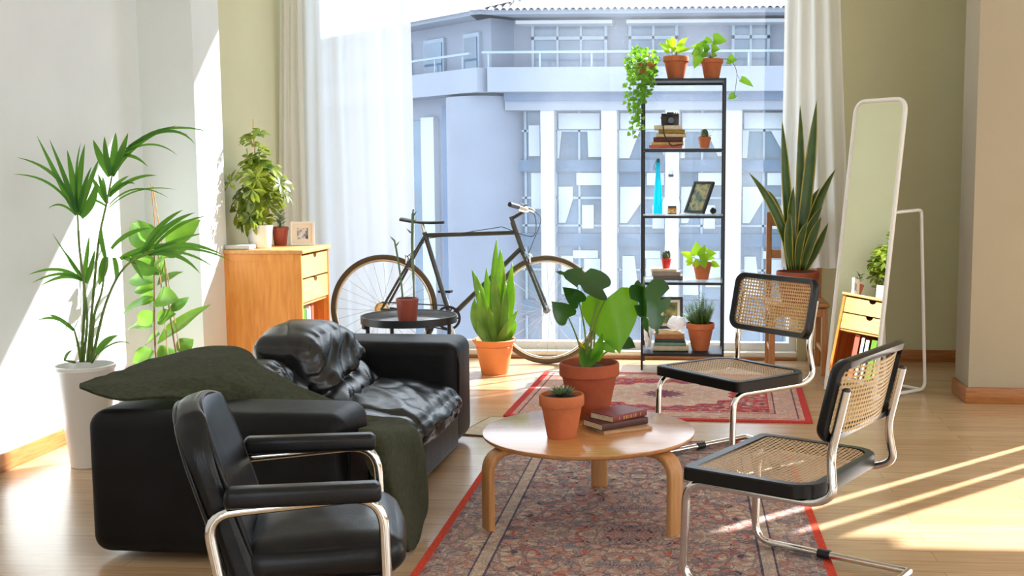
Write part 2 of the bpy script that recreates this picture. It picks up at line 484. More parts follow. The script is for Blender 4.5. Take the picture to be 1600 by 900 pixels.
# ---------------------------------------------------------------- outside
ext = lambda n, c, **k: plain(n, c, .8, **k)
E_WALL = ext('render_blue_grey', s2l(112, 120, 136), var=.04, scale=2)
E_BAND = ext('parapet_pale', s2l(120, 129, 144), var=.03, scale=2)
E_DARK = ext('groove_shade_and_strip', s2l(84, 102, 128))  # one dark tone for the groove shadow and the dark blue wing strip
E_WHITE = ext('white_column', s2l(156, 162, 172))
E_SPAN = ext('spandrel', s2l(72, 92, 114), var=.12, scale=5)
E_FRAME = ext('ext_frame', s2l(124, 140, 156))
E_CURT = ext('ext_curtain', s2l(156, 166, 176))
def extglass(name, col):
    return plain(name, col, .1, var=.25, scale=1.3, spec=.5)
E_GL = extglass('ext_pane', s2l(64, 90, 114))
E_TILE = plain('roof_tile', s2l(178, 172, 178), .8, var=.12, scale=3)
gm = MB(); gm.bb((-60, 8.5, -8.2), (60, 70, -8)); struct('street_ground', gm, plain('asphalt', (.3, .3, .31), .9), smooth=False)

BY = 20.0
bd = thing('apartment_building', 'pale blue office building across the street with tiled roof and white columns', 'building', (0, BY, -8))
Z0 = 8.0
def B(mbx, x0, x1, y0, y1, z0, z1): mbx.bb((x0, y0, z0 + Z0), (x1, y1, z1 + Z0)); return mbx
XA, XB = -3.45, 9.0
mb = MB()
B(mb, XA, XB, .35, 6, -8, 3.92)
mb.build('wall', E_WALL, bd, smooth=False)
# angled wing to the left, receding at 45 degrees
wing = MB()
Mw = Matrix.Translation((XA, 0, 0)) @ Matrix.Rotation(radians(135), 4, 'Z')
def WB(mbx, u0, u1, d0, d1, z0, z1):
    mbx.box(((u0 + u1) / 2, (d0 + d1) / 2, (z0 + z1) / 2 + Z0), (u1 - u0, d1 - d0, z1 - z0), mat4=Mw); return mbx
# in the wing frame u runs along the facade away from the corner, d is negative outwards is positive
WB(wing, 0, 9, -5, 0, -8, 3.92); wing.build('wing_wall', E_WALL, bd, smooth=False)
# parapet band + rail
mb = MB(); B(mb, XA, XB, -.45, .4, 2.60, 3.02); WB(mb, -.2, 9, -.2, .45, 2.60, 3.02); mb.build('parapet', E_BAND, bd, smooth=False)
mb = MB(); B(mb, XA - .1, XB, -.42, -.38, 3.26, 3.30); WB(mb, .1, 9, .38, .42, 3.26, 3.30)
for i in range(14): B(mb, XA + i * .9, XA + i * .9 + .03, -.41, -.39, 3.02, 3.26)
for i in range(9): WB(mb, .3 + i * .9, .33 + i * .9, .39, .41, 3.02, 3.26)
mb.build('balcony_rail', E_FRAME, bd, smooth=False)
mb = MB(); B(mb, XA + .25, XB, -.2, .4, 2.46, 2.60); mb.build('shaded_groove', E_DARK, bd, smooth=False)  # solid band; the shadow under the parapet is put into its dark colour
mb = MB(); B(mb, XA + .25, XB, -.12, .4, 2.30, 2.46); mb.build('beam', E_BAND, bd, smooth=False)
mb = MB(); WB(mb, 1.05, 1.55, -.1, .06, -8, 2.45); mb.build('dark_strip', E_DARK, bd, smooth=False)
mb = MB(); WB(mb, 1.75, 2.2, -.1, .12, -8, 2.25); mb.build('column', E_WHITE, bd, smooth=False)
WB(MB(), 2.2, 3.4, -.1, .03, -8, 2.2).build('pane', E_GL, bd, smooth=False)
# rounded plain pier at the corner
mb = MB(); mb.lathe([(.75, 0), (.75, 10.55)], 40, (XA - .18, .55, 0)); mb.build('pier', E_WALL, bd, angle=30)
# columns, bays
cols = [(-2.575, -2.335), (-1.495, -1.222), (-.36, -.12), (.70, .98), (1.80, 2.06), (2.9, 3.16), (4.0, 4.26), (5.1, 5.36), (6.2, 6.46), (7.3, 7.56)]
for a, b_ in cols:
    B(MB(), a, b_, -.08, .4, -8, 2.30).build('column', E_WHITE, bd, smooth=False)
edges = [XA + .25] + [v for c in cols for v in c] + [XB]
r = random.Random(4)
for i in range(0, len(edges) - 1, 2):
    a, b_ = edges[i], edges[i + 1]
    f = MB()
    w = b_ - a
    for k in range(3): B(f, a + w * k / 2 - .02, a + w * k / 2 + .02, .22, .3, -4, 2.30)
    for z in (1.95, .75, .25, -.55): B(f, a, b_, .22, .3, z - .02, z + .02)
    fo = f.build('window_frame', E_FRAME, bd, smooth=False)
    B(MB(), a, b_, .27, .36, -4, 2.30).build('pane', E_GL, fo, smooth=False)
    B(MB(), a, b_, .16, .3, 1.22, 1.43).build('spandrel', E_SPAN, bd, smooth=False)
    B(MB(), a, b_, .16, .3, -.12, .11).build('spandrel', E_SPAN, bd, smooth=False)
    B(MB(), a, b_, .2, .3, -1.4, -1.1).build('spandrel', E_SPAN, bd, smooth=False)
    def blind(x0, x1, z0, z1): B(MB(), x0, x1, .2, .26, z0, z1).build('blind', E_CURT, fo, smooth=False)
    if i == 0:
        blind(a + .60 * w, a + .92 * w, 1.5, 2.05); blind(a + .66 * w, a + .98 * w, .55, 1.2)
    else:
        blind(a + .05, b_ - .05, 1.98, 2.26)
        def drape(x0, x1, x2, x3, z0, z1):
            m_ = MB(); q = [m_.vt((a + w * x, yy, zz + Z0)) for yy in (.2, .26) for x, zz in ((x0, z1), (x1, z1), (x2, z0), (x3, z0))]
            for f_ in ((0, 1, 2, 3), (7, 6, 5, 4), (0, 4, 5, 1), (1, 5, 6, 2), (2, 6, 7, 3), (3, 7, 4, 0)): m_.face([q[i_] for i_ in f_])
            m_.build('blind', E_CURT, fo, smooth=False)
        u = r.uniform(.0, .25); e1, e2 = r.uniform(.08, .55), r.uniform(.5, .95)
        drape(.03, e1, e1 * r.uniform(.4, 1), .03, 1.46, 1.95); drape(e2, .98, .98, min(.95, e2 + r.uniform(0, .3)), 1.46 + u * r.random(), 1.95)
        blind(a + w * (.38 + u), a + w * .97, .98, 1.2); blind(a + w * .05, a + w * (.3 + u), .72, .95)
        drape(.05, .3 + u, .2, .05, .3, .72); blind(a + w * (.5 + u), a + w * (.75 + u), .2, .62)
        drape(.1, .35, .45, .1, -1.0, -.3); blind(a + w * .6, a + w * .95, -.9 + u, -.35); blind(a + w * (.3 + u), a + w * .9, -.34, -.2)
# top storey windows
for x0, x1 in ((-2.72, -1.46), (-.98, -.2), (.85, 1.42), (2.6, 3.8), (4.6, 5.8)):
    f = MB()
    B(f, x0 - .05, x1 + .05, .24, .34, 3.0, 3.08); B(f, x0 - .05, x1 + .05, .24, .34, 3.56, 3.62); B(f, x0 - .05, x0, .24, .34, 3.0, 3.85); B(f, x1, x1 + .05, .24, .34, 3.0, 3.85)
    nn = 3 if x1 - x0 > 1 else 2
    for k in range(1, nn): B(f, x0 + (x1 - x0) * k / nn - .02, x0 + (x1 - x0) * k / nn + .02, .24, .34, 3.0, 3.85)
    fo = f.build('window_frame', E_FRAME, bd, smooth=False)
    B(MB(), x0, x1, .3, .4, 3.0, 3.8).build('pane', E_GL, fo, smooth=False)
mb = MB(); B(mb, -3.0, -1.3, -.1, .36, 3.80, 3.86); B(mb, -1.05, XB, -.1, .36, 3.80, 3.86); mb.build('lintel', E_WHITE, bd, smooth=False)
for u0, u1 in ((.35, .75), (1.5, 2.1), (2.7, 3.6), (4.4, 5.4)):
    f = MB(); WB(f, u0 - .05, u1 + .05, .0, .06, 3.0, 3.7); fo = f.build('window_frame', E_FRAME, bd, smooth=False)
    WB(MB(), u0, u1, .02, .08, 3.05, 3.62).build('pane', E_GL, fo, smooth=False)
mb = MB(); B(mb, XA - .3, XB, -.45, 2, 3.92, 4.0); WB(mb, -.3, 9, -2, .45, 3.92, 4.0); mb.build('eave', E_BAND, bd, smooth=False)
mb = MB()
n = 105; rows = []
tilt = .12
pts = []
for i in range(n * 8 + 1):
    x = XA - .1 + (XB - XA + .1) * i / (n * 8)
    pts.append((x, .055 * abs(sin(pi * i / 8))))
mb.sheet([[(x, -.55, 3.96 + Z0 + h) for x, h in pts], [(x, .10, 4.20 + Z0 + h) for x, h in pts], [(x, 3.0, 3.98 + Z0 + h) for x, h in pts]])
for v in pts[::1]: pass
mb.build('roof', E_TILE, bd, angle=60)
mb = MB(); mb.sheet([[Mw @ V((-.4, .55, 3.98 + Z0)), Mw @ V((9, .55, 3.98 + Z0))], [Mw @ V((-.4, -.3, 4.22 + Z0)), Mw @ V((9, -.3, 4.22 + Z0))]]); mb.build('wing_roof', E_TILE, bd, smooth=False)
B(MB(), 9.0, 14.42, 1.5, 8, -8, 30).build('shade_tower', E_WALL, bd, smooth=False)  # unseen tower added to keep the sun off the left pillar and curtain
mb = MB(); B(mb, XA + .35, XA + .55, .2, .5, 4.0, 4.28); mb.build('chimney', E_WALL, bd, smooth=False)

# ---------------------------------------------------------------- light
wd = bpy.data.worlds.new('world'); SC.world = wd; wd.use_nodes = True
bg = wd.node_tree.nodes['Background']; bg.inputs['Color'].default_value = (.87, .94, 1.0, 1); bg.inputs['Strength'].default_value = SKY
sun_d = bpy.data.lights.new('sun', 'SUN'); sun = bpy.data.objects.new('sun', sun_d); COL.objects.link(sun)
sun_d.energy = SUN; sun_d.angle = radians(.55); sun_d.color = (1.0, .97, .935)
sd = V((-.735, -.678, -.969 * .678)).normalized()
sun.rotation_euler = sd.to_track_quat('-Z', 'Y').to_euler(); sun.location = (8, 14, 10)
vs = SC.view_settings; vs.view_transform = 'Standard'; vs.look = 'None'; vs.gamma = 1.0; vs.use_curve_mapping = False
vs.exposure = EXPO
SC.cycles.max_bounces = 10; SC.cycles.diffuse_bounces = 6; SC.cycles.transparent_max_bounces = 24; SC.cycles.glossy_bounces = 4
SC.cycles.transmission_bounces = 6; SC.cycles.caustics_reflective = False; SC.cycles.caustics_refractive = False
SC.cycles.sample_clamp_indirect = 6.0
# ================================================================ leather sofa
def leather(name, wr=0.0, rough=.32, scale=9.0, spec=.5):
    m, nt, b = M(name)
    tc = nd(nt, 'ShaderNodeTexCoord')
    n = nd(nt, 'ShaderNodeTexNoise', _Scale=6.0, _Detail=4.0); lk(nt, tc.outputs['Object'], n.inputs['Vector'])
    r = ramp(nt, [(.3, (.005, .005, .0055)), (.75, (.010, .010, .011))]); lk(nt, n.outputs['Fac'], r.inputs['Fac'])
    lk(nt, r.outputs['Color'], b.inputs['Base Color'])
    b.inputs['Roughness'].default_value = rough; b.inputs['Specular IOR Level'].default_value = spec
    g = nd(nt, 'ShaderNodeTexVoronoi', _Scale=260.0); lk(nt, tc.outputs['Object'], g.inputs['Vector'])
    bp = nd(nt, 'ShaderNodeBump', _Strength=.12, _Distance=.002); lk(nt, g.outputs['Distance'], bp.inputs['Height'])
    last = bp
    if wr:
        w = nd(nt, 'ShaderNodeTexNoise', _Scale=scale, _Detail=3.0, _Distortion=1.4); lk(nt, tc.outputs['Object'], w.inputs['Vector'])
        bp2 = nd(nt, 'ShaderNodeBump', _Strength=wr, _Distance=.03); lk(nt, w.outputs['Fac'], bp2.inputs['Height'])
        lk(nt, bp.outputs['Normal'], bp2.inputs['Normal']); last = bp2
    lk(nt, last.outputs['Normal'], b.inputs['Normal'])
    return m
MT['leather'] = leather('black_leather', .10, .42, 5, .14)
MT['leather_soft'] = leather('creased_black_leather', .10, .26, 5, .5)
MT['vinyl'] = leather('black_vinyl', .05, .30, 4, .28)

def rdg(v, k=3.2): return max(0, 1 - abs(noise.noise(v)) * k) ** 2
def cushion(name, lo, hi, puff, mat, parent, wr=.012, seed=0, rnd_=.06, rot=None, loc=None, N=26, fold=None):
    """soft box: rounded box pushed out by puff; wr adds long soft creases; fold(p,q,h,n) shapes it further"""
    lo, hi = V(lo), V(hi); c = (lo + hi) / 2; h = (hi - lo) / 2
    bm = bmesh.new(); bmesh.ops.create_cube(bm, size=2.0)
    bmesh.ops.subdivide_edges(bm, edges=bm.edges, cuts=N, use_grid_fill=True)
    for v in bm.verts:
        p = v.co.copy(); q = V((p.x * h.x, p.y * h.y, p.z * h.z))
        inner = V([max(-h[i] + rnd_, min(h[i] - rnd_, q[i])) for i in range(3)])
        d = q - inner; n_ = d.normalized() if d.length > 1e-6 else V((0, 0, 1))
        if d.length > 1e-6: q = inner + n_ * rnd_
        fx, fy, fz = 1 - p.x ** 2, 1 - p.y ** 2, 1 - p.z ** 2
        q += V((puff[0] * p.x * fy * fz, puff[1] * p.y * fx * fz, puff[2] * p.z * fx * fy))
        if wr:
            s = q + V((seed * 3.1, seed * 1.7, 0)); k = noise.noise(s * 2.5)
            q += n_ * wr * (.8 * rdg(V((s.x * 2.5 + s.z * 3 + k, s.y * 6 - s.z * 5, 1.0))) + .6 * rdg(V((s.x * 7 + k, s.y * 2.5 + s.x * 3, s.z * 5))) + .6 * k)
        if fold: q = fold(p, q, h, n_)
        v.co = q + c
    mb = MB(); mb.bm.free(); mb.bm = bm
    return mb.build(name, mat, parent, angle=180, loc=loc)

sofa = thing('leather_sofa', 'low black leather two seat sofa with a green blanket over it', 'sofa', (-1.425, 4.1, 0), radians(-2))
SX, SY = -1.4, 4.1
def sl(x, y, z): return (x - SX, y - SY, z)
def rbox(name, lo, hi, bev, mat, parent, seg=5):
    mb = MB(); mb.bb(lo, hi, bevel=bev, seg=seg); return mb.build(name, mat, parent, angle=60)
rbox('base', sl(-1.74, 3.50, .02), sl(-.965, 4.72, .20), .03, MT['leather'], sofa)
def armrest(y0, y1, zt):
    # slightly tapered arm with soft rolled top and front
    mb = MB(); mb.bb(sl(-1.79, y0, .02), sl(-.97, y1, zt), bevel=.055, seg=6)
    for v in mb.bm.verts:
        k = noise.noise(V((v.co.x * 3, v.co.y * 6, v.co.z * 4))) * .006
        v.co.z += k if v.co.z > .3 else 0
    o = mb.build('armrest', MT['leather'], sofa, angle=60)
    s = MB()
    path = [(-.985 + .004 - SX, y0 + .045 - SY, .03), (-.985 + .018 - SX, y0 + .045 - SY, zt - .10), (-1.02 + .012 - SX, y0 + .05 - SY, zt - .03)]
    s.tube(crom(path, 5), .004, 6)
    s.build('piping', MT['leather'], o)
    return o
armrest(3.26, 3.54, .472); armrest(4.68, 4.99, .478)
rbox('back_frame', sl(-1.80, 3.50, .02), sl(-1.56, 4.72, .45), .05, MT['leather'], sofa)
def seedy(q): return .6 * noise.noise(q * 2.0)
def seatfold(p, q, h, n_):
    k = noise.noise(q * 4)
    if p.z > 0:
        # long wrinkles sweeping towards the front edge
        q.z += .008 * rdg(V((q.x * 2.0 + k, q.y * 6 + q.x * 6, 2.0)), 2.4) * p.z - .006 * rdg(V((q.x * 6, q.y * 2 + k * 2, 6.0)), 2.6)
    if p.x > .2:
        t = (p.x - .2) / .8
        q.z -= .045 * t * t * (1 if p.z > 0 else .2)
        q.x += (.011 * rdg(V((seedy(q), q.y * 9 + k * 1.2, q.z * 5.0)), 2.4) - .004) * t
    return q
cushion('seat_cushion', sl(-1.56, 3.54, .165), sl(-.945, 4.09, .315), (.02, 0, .02), MT['leather_soft'], sofa, .004, 1, .05, fold=seatfold, N=40)
cushion('seat_cushion', sl(-1.56, 4.07, .165), sl(-.945, 4.69, .325), (.02, 0, .02), MT['leather_soft'], sofa, .004, 5, .05, fold=seatfold, N=40)
def leanfold(sd):
    def f(p, q, h, n_):
        z = q.z + h.z
        a, b = p.y, p.z; k = noise.noise(V((a * 1.5 + sd, b * 1.5, sd)))
        front = max(0, p.x)
        # slumped front: a deep fold across the lower third, drag lines fanning from the upper corners
        g = lambda u, w: math.exp(-(u / w) ** 2)
        q.x += front * (.045 * g(b + .55 - .12 * a, .35) - .040 * g(b + .12 - .22 * a - .15 * k, .10) + .020 * g(b - .12 - .25 * a, .2))
        q.x += front * (.016 * rdg(V((a * 1.6 - b * 1.1 + sd, b * .5 + a * .4, sd)), 2.2) + .010 * rdg(V((a * 3.0 - b * 2.4, b * 1.2, sd + 4)), 2.6))
        q.z += .018 * (1 - a * a) * max(0, b) - .035 * max(0, b) * max(0, a) ** 2 + .010 * k * max(0, b)
        q.x -= .24 * z
        q.y += .05 * z * (1 - abs(a)) * .3
        return q
    return f
cushion('back_cushion', sl(-1.58, 3.74, .28), sl(-1.37, 4.07, .50), (.02, .01, .01), MT['leather_soft'], sofa, .004, 2, .05, fold=leanfold(2.0), N=36)
cushion('back_cushion', sl(-1.54, 4.05, .27), sl(-1.30, 4.57, .575), (.02, .01, .02), MT['leather_soft'], sofa, .004, 3, .055, fold=leanfold(5.0), N=48)

# ---------------------------------------------------------------- olive throw blanket, one continuous sheet
def blanketmat():
    m = plain('olive_wool', s2l(52, 55, 38), .95, var=.4, scale=60, bump=.5, bscale=500, spec=.15)
    b = m.node_tree.nodes['Principled BSDF']; b.inputs['Sheen Weight'].default_value = .12; b.inputs['Sheen Tint'].default_value = (.6, .65, .45, 1)
    return m
MT['wool'] = blanketmat()
def interp_rows(rows, nu, nv):
    cols = [crom(r, nu) for r in rows]
    out = []
    for k in range(len(cols[0])): out.append(crom([c[k] for c in cols], nv))
    return [[out[k][j] for k in range(len(out))] for j in range(len(out[0]))]
brow = [
    [PY(126, 607, 3.32), PY(125, 604, 3.34), PY(126, 600, 3.36), PY(130, 597, 3.38)],
    [PY(165, 619, 3.30), PY(158, 604, 3.36), PY(168, 592, 3.50), PY(180, 583, 3.60)],
    [PY(206, 625, 3.32), PY(205, 603, 3.42), PY(212, 583, 3.60), PY(225, 566, 3.80)],
    [PY(255, 622, 3.36), PY(258, 595, 3.48), PY(266, 570, 3.70), PY(278, 551, 3.98)],
    [PY(325, 628, 3.42), PY(325, 592, 3.52), PY(328, 562, 3.72), PY(334, 543, 4.00)],
    [PY(380, 640, 3.48), PY(376, 600, 3.55), PY(378, 568, 3.72), PY(384, 546, 3.92)],
    [PY(436, 648, 3.56), PY(430, 624, 3.60), PY(424, 598, 3.70), PY(412, 575, 3.80)],
    [V((-1.25, 3.56, .375)), V((-1.25, 3.66, .39)), V((-1.27, 3.74, .40)), V((-1.30, 3.84, .42))],
    [V((-1.12, 3.56, .345)), V((-1.12, 3.64, .352)), V((-1.12, 3.72, .355)), V((-1.12, 3.80, .356))],
    [V((-1.0, 3.56, .345)), PZ(565, 664, .35), PZ(602, 659, .345), PZ(634, 656, .335)],
    [PX(560, 672, -.955), PX(590, 672, -.90), PX(624, 672, -.895), PX(652, 676, -.895)],
    [PX(578, 735, -.935), PX(604, 722, -.882), PX(636, 720, -.892), PX(664, 728, -.88)],
    [PX(604, 782, -.90), PX(622, 776, -.868), PX(646, 780, -.882), PX(669, 790, -.87)],
    [PX(624, 826, -.88), PX(632, 828, -.858), PX(646, 830, -.872), PX(660, 822, -.865)],
    [PX(636, 862, -.865), PX(641, 862, -.855), PX(647, 858, -.862), PX(652, 850, -.86)],
]
g = interp_rows(brow, 8, 6)
for j, row in enumerate(g):
    for k, p in enumerate(row):
        row[k] = p + V((noise.noise(p * 9), noise.noise(p * 8 + V((3, 0, 0))), noise.noise(p * 10 + V((0, 5, 0))))) * .008
        edge = min(k, len(row) - 1 - k)
bo = V((-1.3, 3.65, .3))
mb = MB(); mb.sheet([[p - bo for p in r] for r in g])
bl = mb.build('throw_blanket', MT['wool'], angle=180, loc=bo)
so = bl.modifiers.new('thick', 'SOLIDIFY'); so.thickness = .007; so.offset = 0
tag(bl, 'olive green wool throw draped over the near end of the black sofa', 'blanket')

# ================================================================ armchair in front
AD = radians(17)
ac = thing('tubular_armchair', 'black padded armchair with bent chrome tube frame in front of sofa', 'armchair', (-.905, 2.515, 0.0085), AD)
# local x = forward (seat faces +x), y = sideways (towards far side +), z up
mb = MB()
cushion('seat', (-.115, -.205, .295), (.235, .205, .385), (.012, .008, .022), MT['vinyl'], ac, .002, 4, .042, N=20)
def bentback(p, q, h, n_): 
    q.x += -.26 * (q.z + h.z) + .04 * (q.y / h.y) ** 2 * 0
    return q
# backrest: rounded-top padded panel leaning back
def padpanel(w, hgt, th, rt, rb):
    o = []
    for cx, cy, a0, r_ in ((w/2-rt, hgt-rt, 0, rt), (-w/2+rt, hgt-rt, pi/2, rt), (-w/2+rb, rb, pi, rb), (w/2-rb, rb, 1.5*pi, rb)):
        for k in range(9):
            a = a0 + pi / 2 * k / 8; o.append((cx + r_ * cos(a), cy + r_ * sin(a)))
    return o
Mb = Matrix.Translation((-.082, 0, .265)) @ Matrix.Rotation(radians(-17), 4, 'Y') @ Matrix(((0, 0, 1, 0), (1, 0, 0, 0), (0, 1, 0, 0), (0, 0, 0, 1)))
BC = V((-.155, 0, .485)); BH = V((.034, .205, .212)); BT = radians(-17)
def backmap(p, q):
    t = max(0, (p.z - .35) / .65); k = 1 - .30 * t ** 2.6
    y = q.y * k * (1 - .02 * p.z); x = q.x + .035 * (1 - (q.y / BH.y) ** 2) * -.4; z = q.z - .02 * max(0, p.z) * (q.y / BH.y) ** 2
    return V((x * cos(BT) + z * sin(BT), y, -x * sin(BT) + z * cos(BT)))
bk = cushion('backrest', BC - BH, BC + BH, (.012, 0, .0), MT['vinyl'], ac, .001, 9, .026, N=22, fold=lambda p, q, h, n_: backmap(p, q))
for xo in (.027, -.027):
    ring_ = []
    for k in range(72):
        a_ = 2 * pi * k / 72; ca, sa = cos(a_), sin(a_); m_ = max(abs(ca), abs(sa)); f_ = (1 - .10 * (min(abs(ca), abs(sa)) / m_) ** 3) * .965
        p_ = V((1, ca / m_ * f_, sa / m_ * f_)); ring_.append(BC + backmap(p_, V((xo * 1.12, p_.y * BH.y, p_.z * BH.z))))
    mb = MB(); mb.tube(ring_, .0042, 6, closed=True); mb.build('piping', MT['vinyl'], bk, angle=180)
for sd in (-1, 1):
    y = .235 * sd
    pts = [(-.33, .205 * sd, .50), (-.285, y, .487), (.235, y, .505), (.30, y, .06), (.31, y, .012), (.25, y, .012), (-.30, y, .012)]
    # front loop down to the floor and back runner
    mb = MB(); mb.tube(fillet([(-.175, y, .476), (.190, y, .494), (.205, y, .013), (-.10, y, .013)], [.06, .075, .06, .05], 7, closed=True), .0115, 12, closed=True)
    mb.build('arm_tube', MT['chrome'], ac, angle=60)
    # padded arm
    mb = MB(); mb.box((.025, y, .517), (.325, .05, .044), bevel=.014, seg=4)
    for v in mb.bm.verts:
        t = (v.co.x + .1375) / .325
        v.co.z += .012 * (1 - (2 * t - 1) ** 2) - (.022 if t > .93 else 0) * 1
        v.co.z += .017 * t - .010
    mb.build('armrest', MT['vinyl'], ac, angle=50)
mb = MB(); mb.tube([(.19, -.235, .29), (.19, .235, .29)], .010, 10); mb.tube([(-.175, -.235, .29), (-.175, .235, .29)], .010, 10); mb.build('seat_rail', MT['chrome'], ac)
mb = MB(); mb.bb((-.18, -.19, .275), (.185, .19, .30), bevel=.005); mb.build('seat_base', MT['black_metal'], ac)

# ================================================================ cantilever cane chairs
def canemat(name, c1, c2, sc):
    m, nt, b = M(name)
    tc = nd(nt, 'ShaderNodeTexCoord'); sx = nd(nt, 'ShaderNodeSeparateXYZ'); lk(nt, tc.outputs['UV'], sx.inputs[0])
    def m2(op, a, b_=None, c=None):
        k = nd(nt, 'ShaderNodeMath', operation=op)
        for i, v in enumerate((a, b_, c)):
            if v is None: continue
            if isinstance(v, (int, float)): k.inputs[i].default_value = v
            else: lk(nt, v, k.inputs[i])
        return k.outputs[0]
    u = m2('MULTIPLY', sx.outputs[0], sc); v = m2('MULTIPLY', sx.outputs[1], sc)
    fu = m2('ABSOLUTE', m2('SUBTRACT', m2('FRACT', u), .5)); fv = m2('ABSOLUTE', m2('SUBTRACT', m2('FRACT', v), .5))
    # octagonal hole
    oc = m2('MAXIMUM', m2('MAXIMUM', fu, fv), m2('MULTIPLY', m2('ADD', fu, fv), .72))
    hole = m2('LESS_THAN', oc, .30)
    n = nd(nt, 'ShaderNodeTexNoise', _Scale=90.0); lk(nt, tc.outputs['Object'], n.inputs['Vector'])
    r = ramp(nt, [(.3, c1), (.7, c2)]); lk(nt, n.outputs['Fac'], r.inputs['Fac']); lk(nt, r.outputs['Color'], b.inputs['Base Color'])
    b.inputs['Roughness'].default_value = .5
    tl = nd(nt, 'ShaderNodeBsdfTranslucent'); lk(nt, r.outputs['Color'], tl.inputs['Color'])
    mt = nd(nt, 'ShaderNodeMixShader', _Fac=.3); lk(nt, b.outputs[0], mt.inputs[1]); lk(nt, tl.outputs[0], mt.inputs[2])
    t = nd(nt, 'ShaderNodeBsdfTransparent'); mx = nd(nt, 'ShaderNodeMixShader')
    lk(nt, hole, mx.inputs[0]); lk(nt, mt.outputs[0], mx.inputs[1]); lk(nt, t.outputs[0], mx.inputs[2])
    lk(nt, mx.outputs[0], nt.nodes['Material Output'].inputs['Surface'])
    return m
MT['cane'] = canemat('woven_cane', s2l(196, 160, 108), s2l(222, 190, 140), 72)
MT['black_wood'] = plain('black_lacquer_wood', (.007, .0065, .0065), .3, spec=.3)
def uvsheet(mb, rows, us, vs):
    g = mb.sheet(rows); L = mb.bm.loops.layers.uv.verify(); co = {}
    for j, r_ in enumerate(g):
        for i, v in enumerate(r_): co[v] = (us[i], vs[j])
    for f in mb.bm.faces:
        for lp in f.loops:
            if lp.vert in co: lp[L].uv = co[lp.vert]
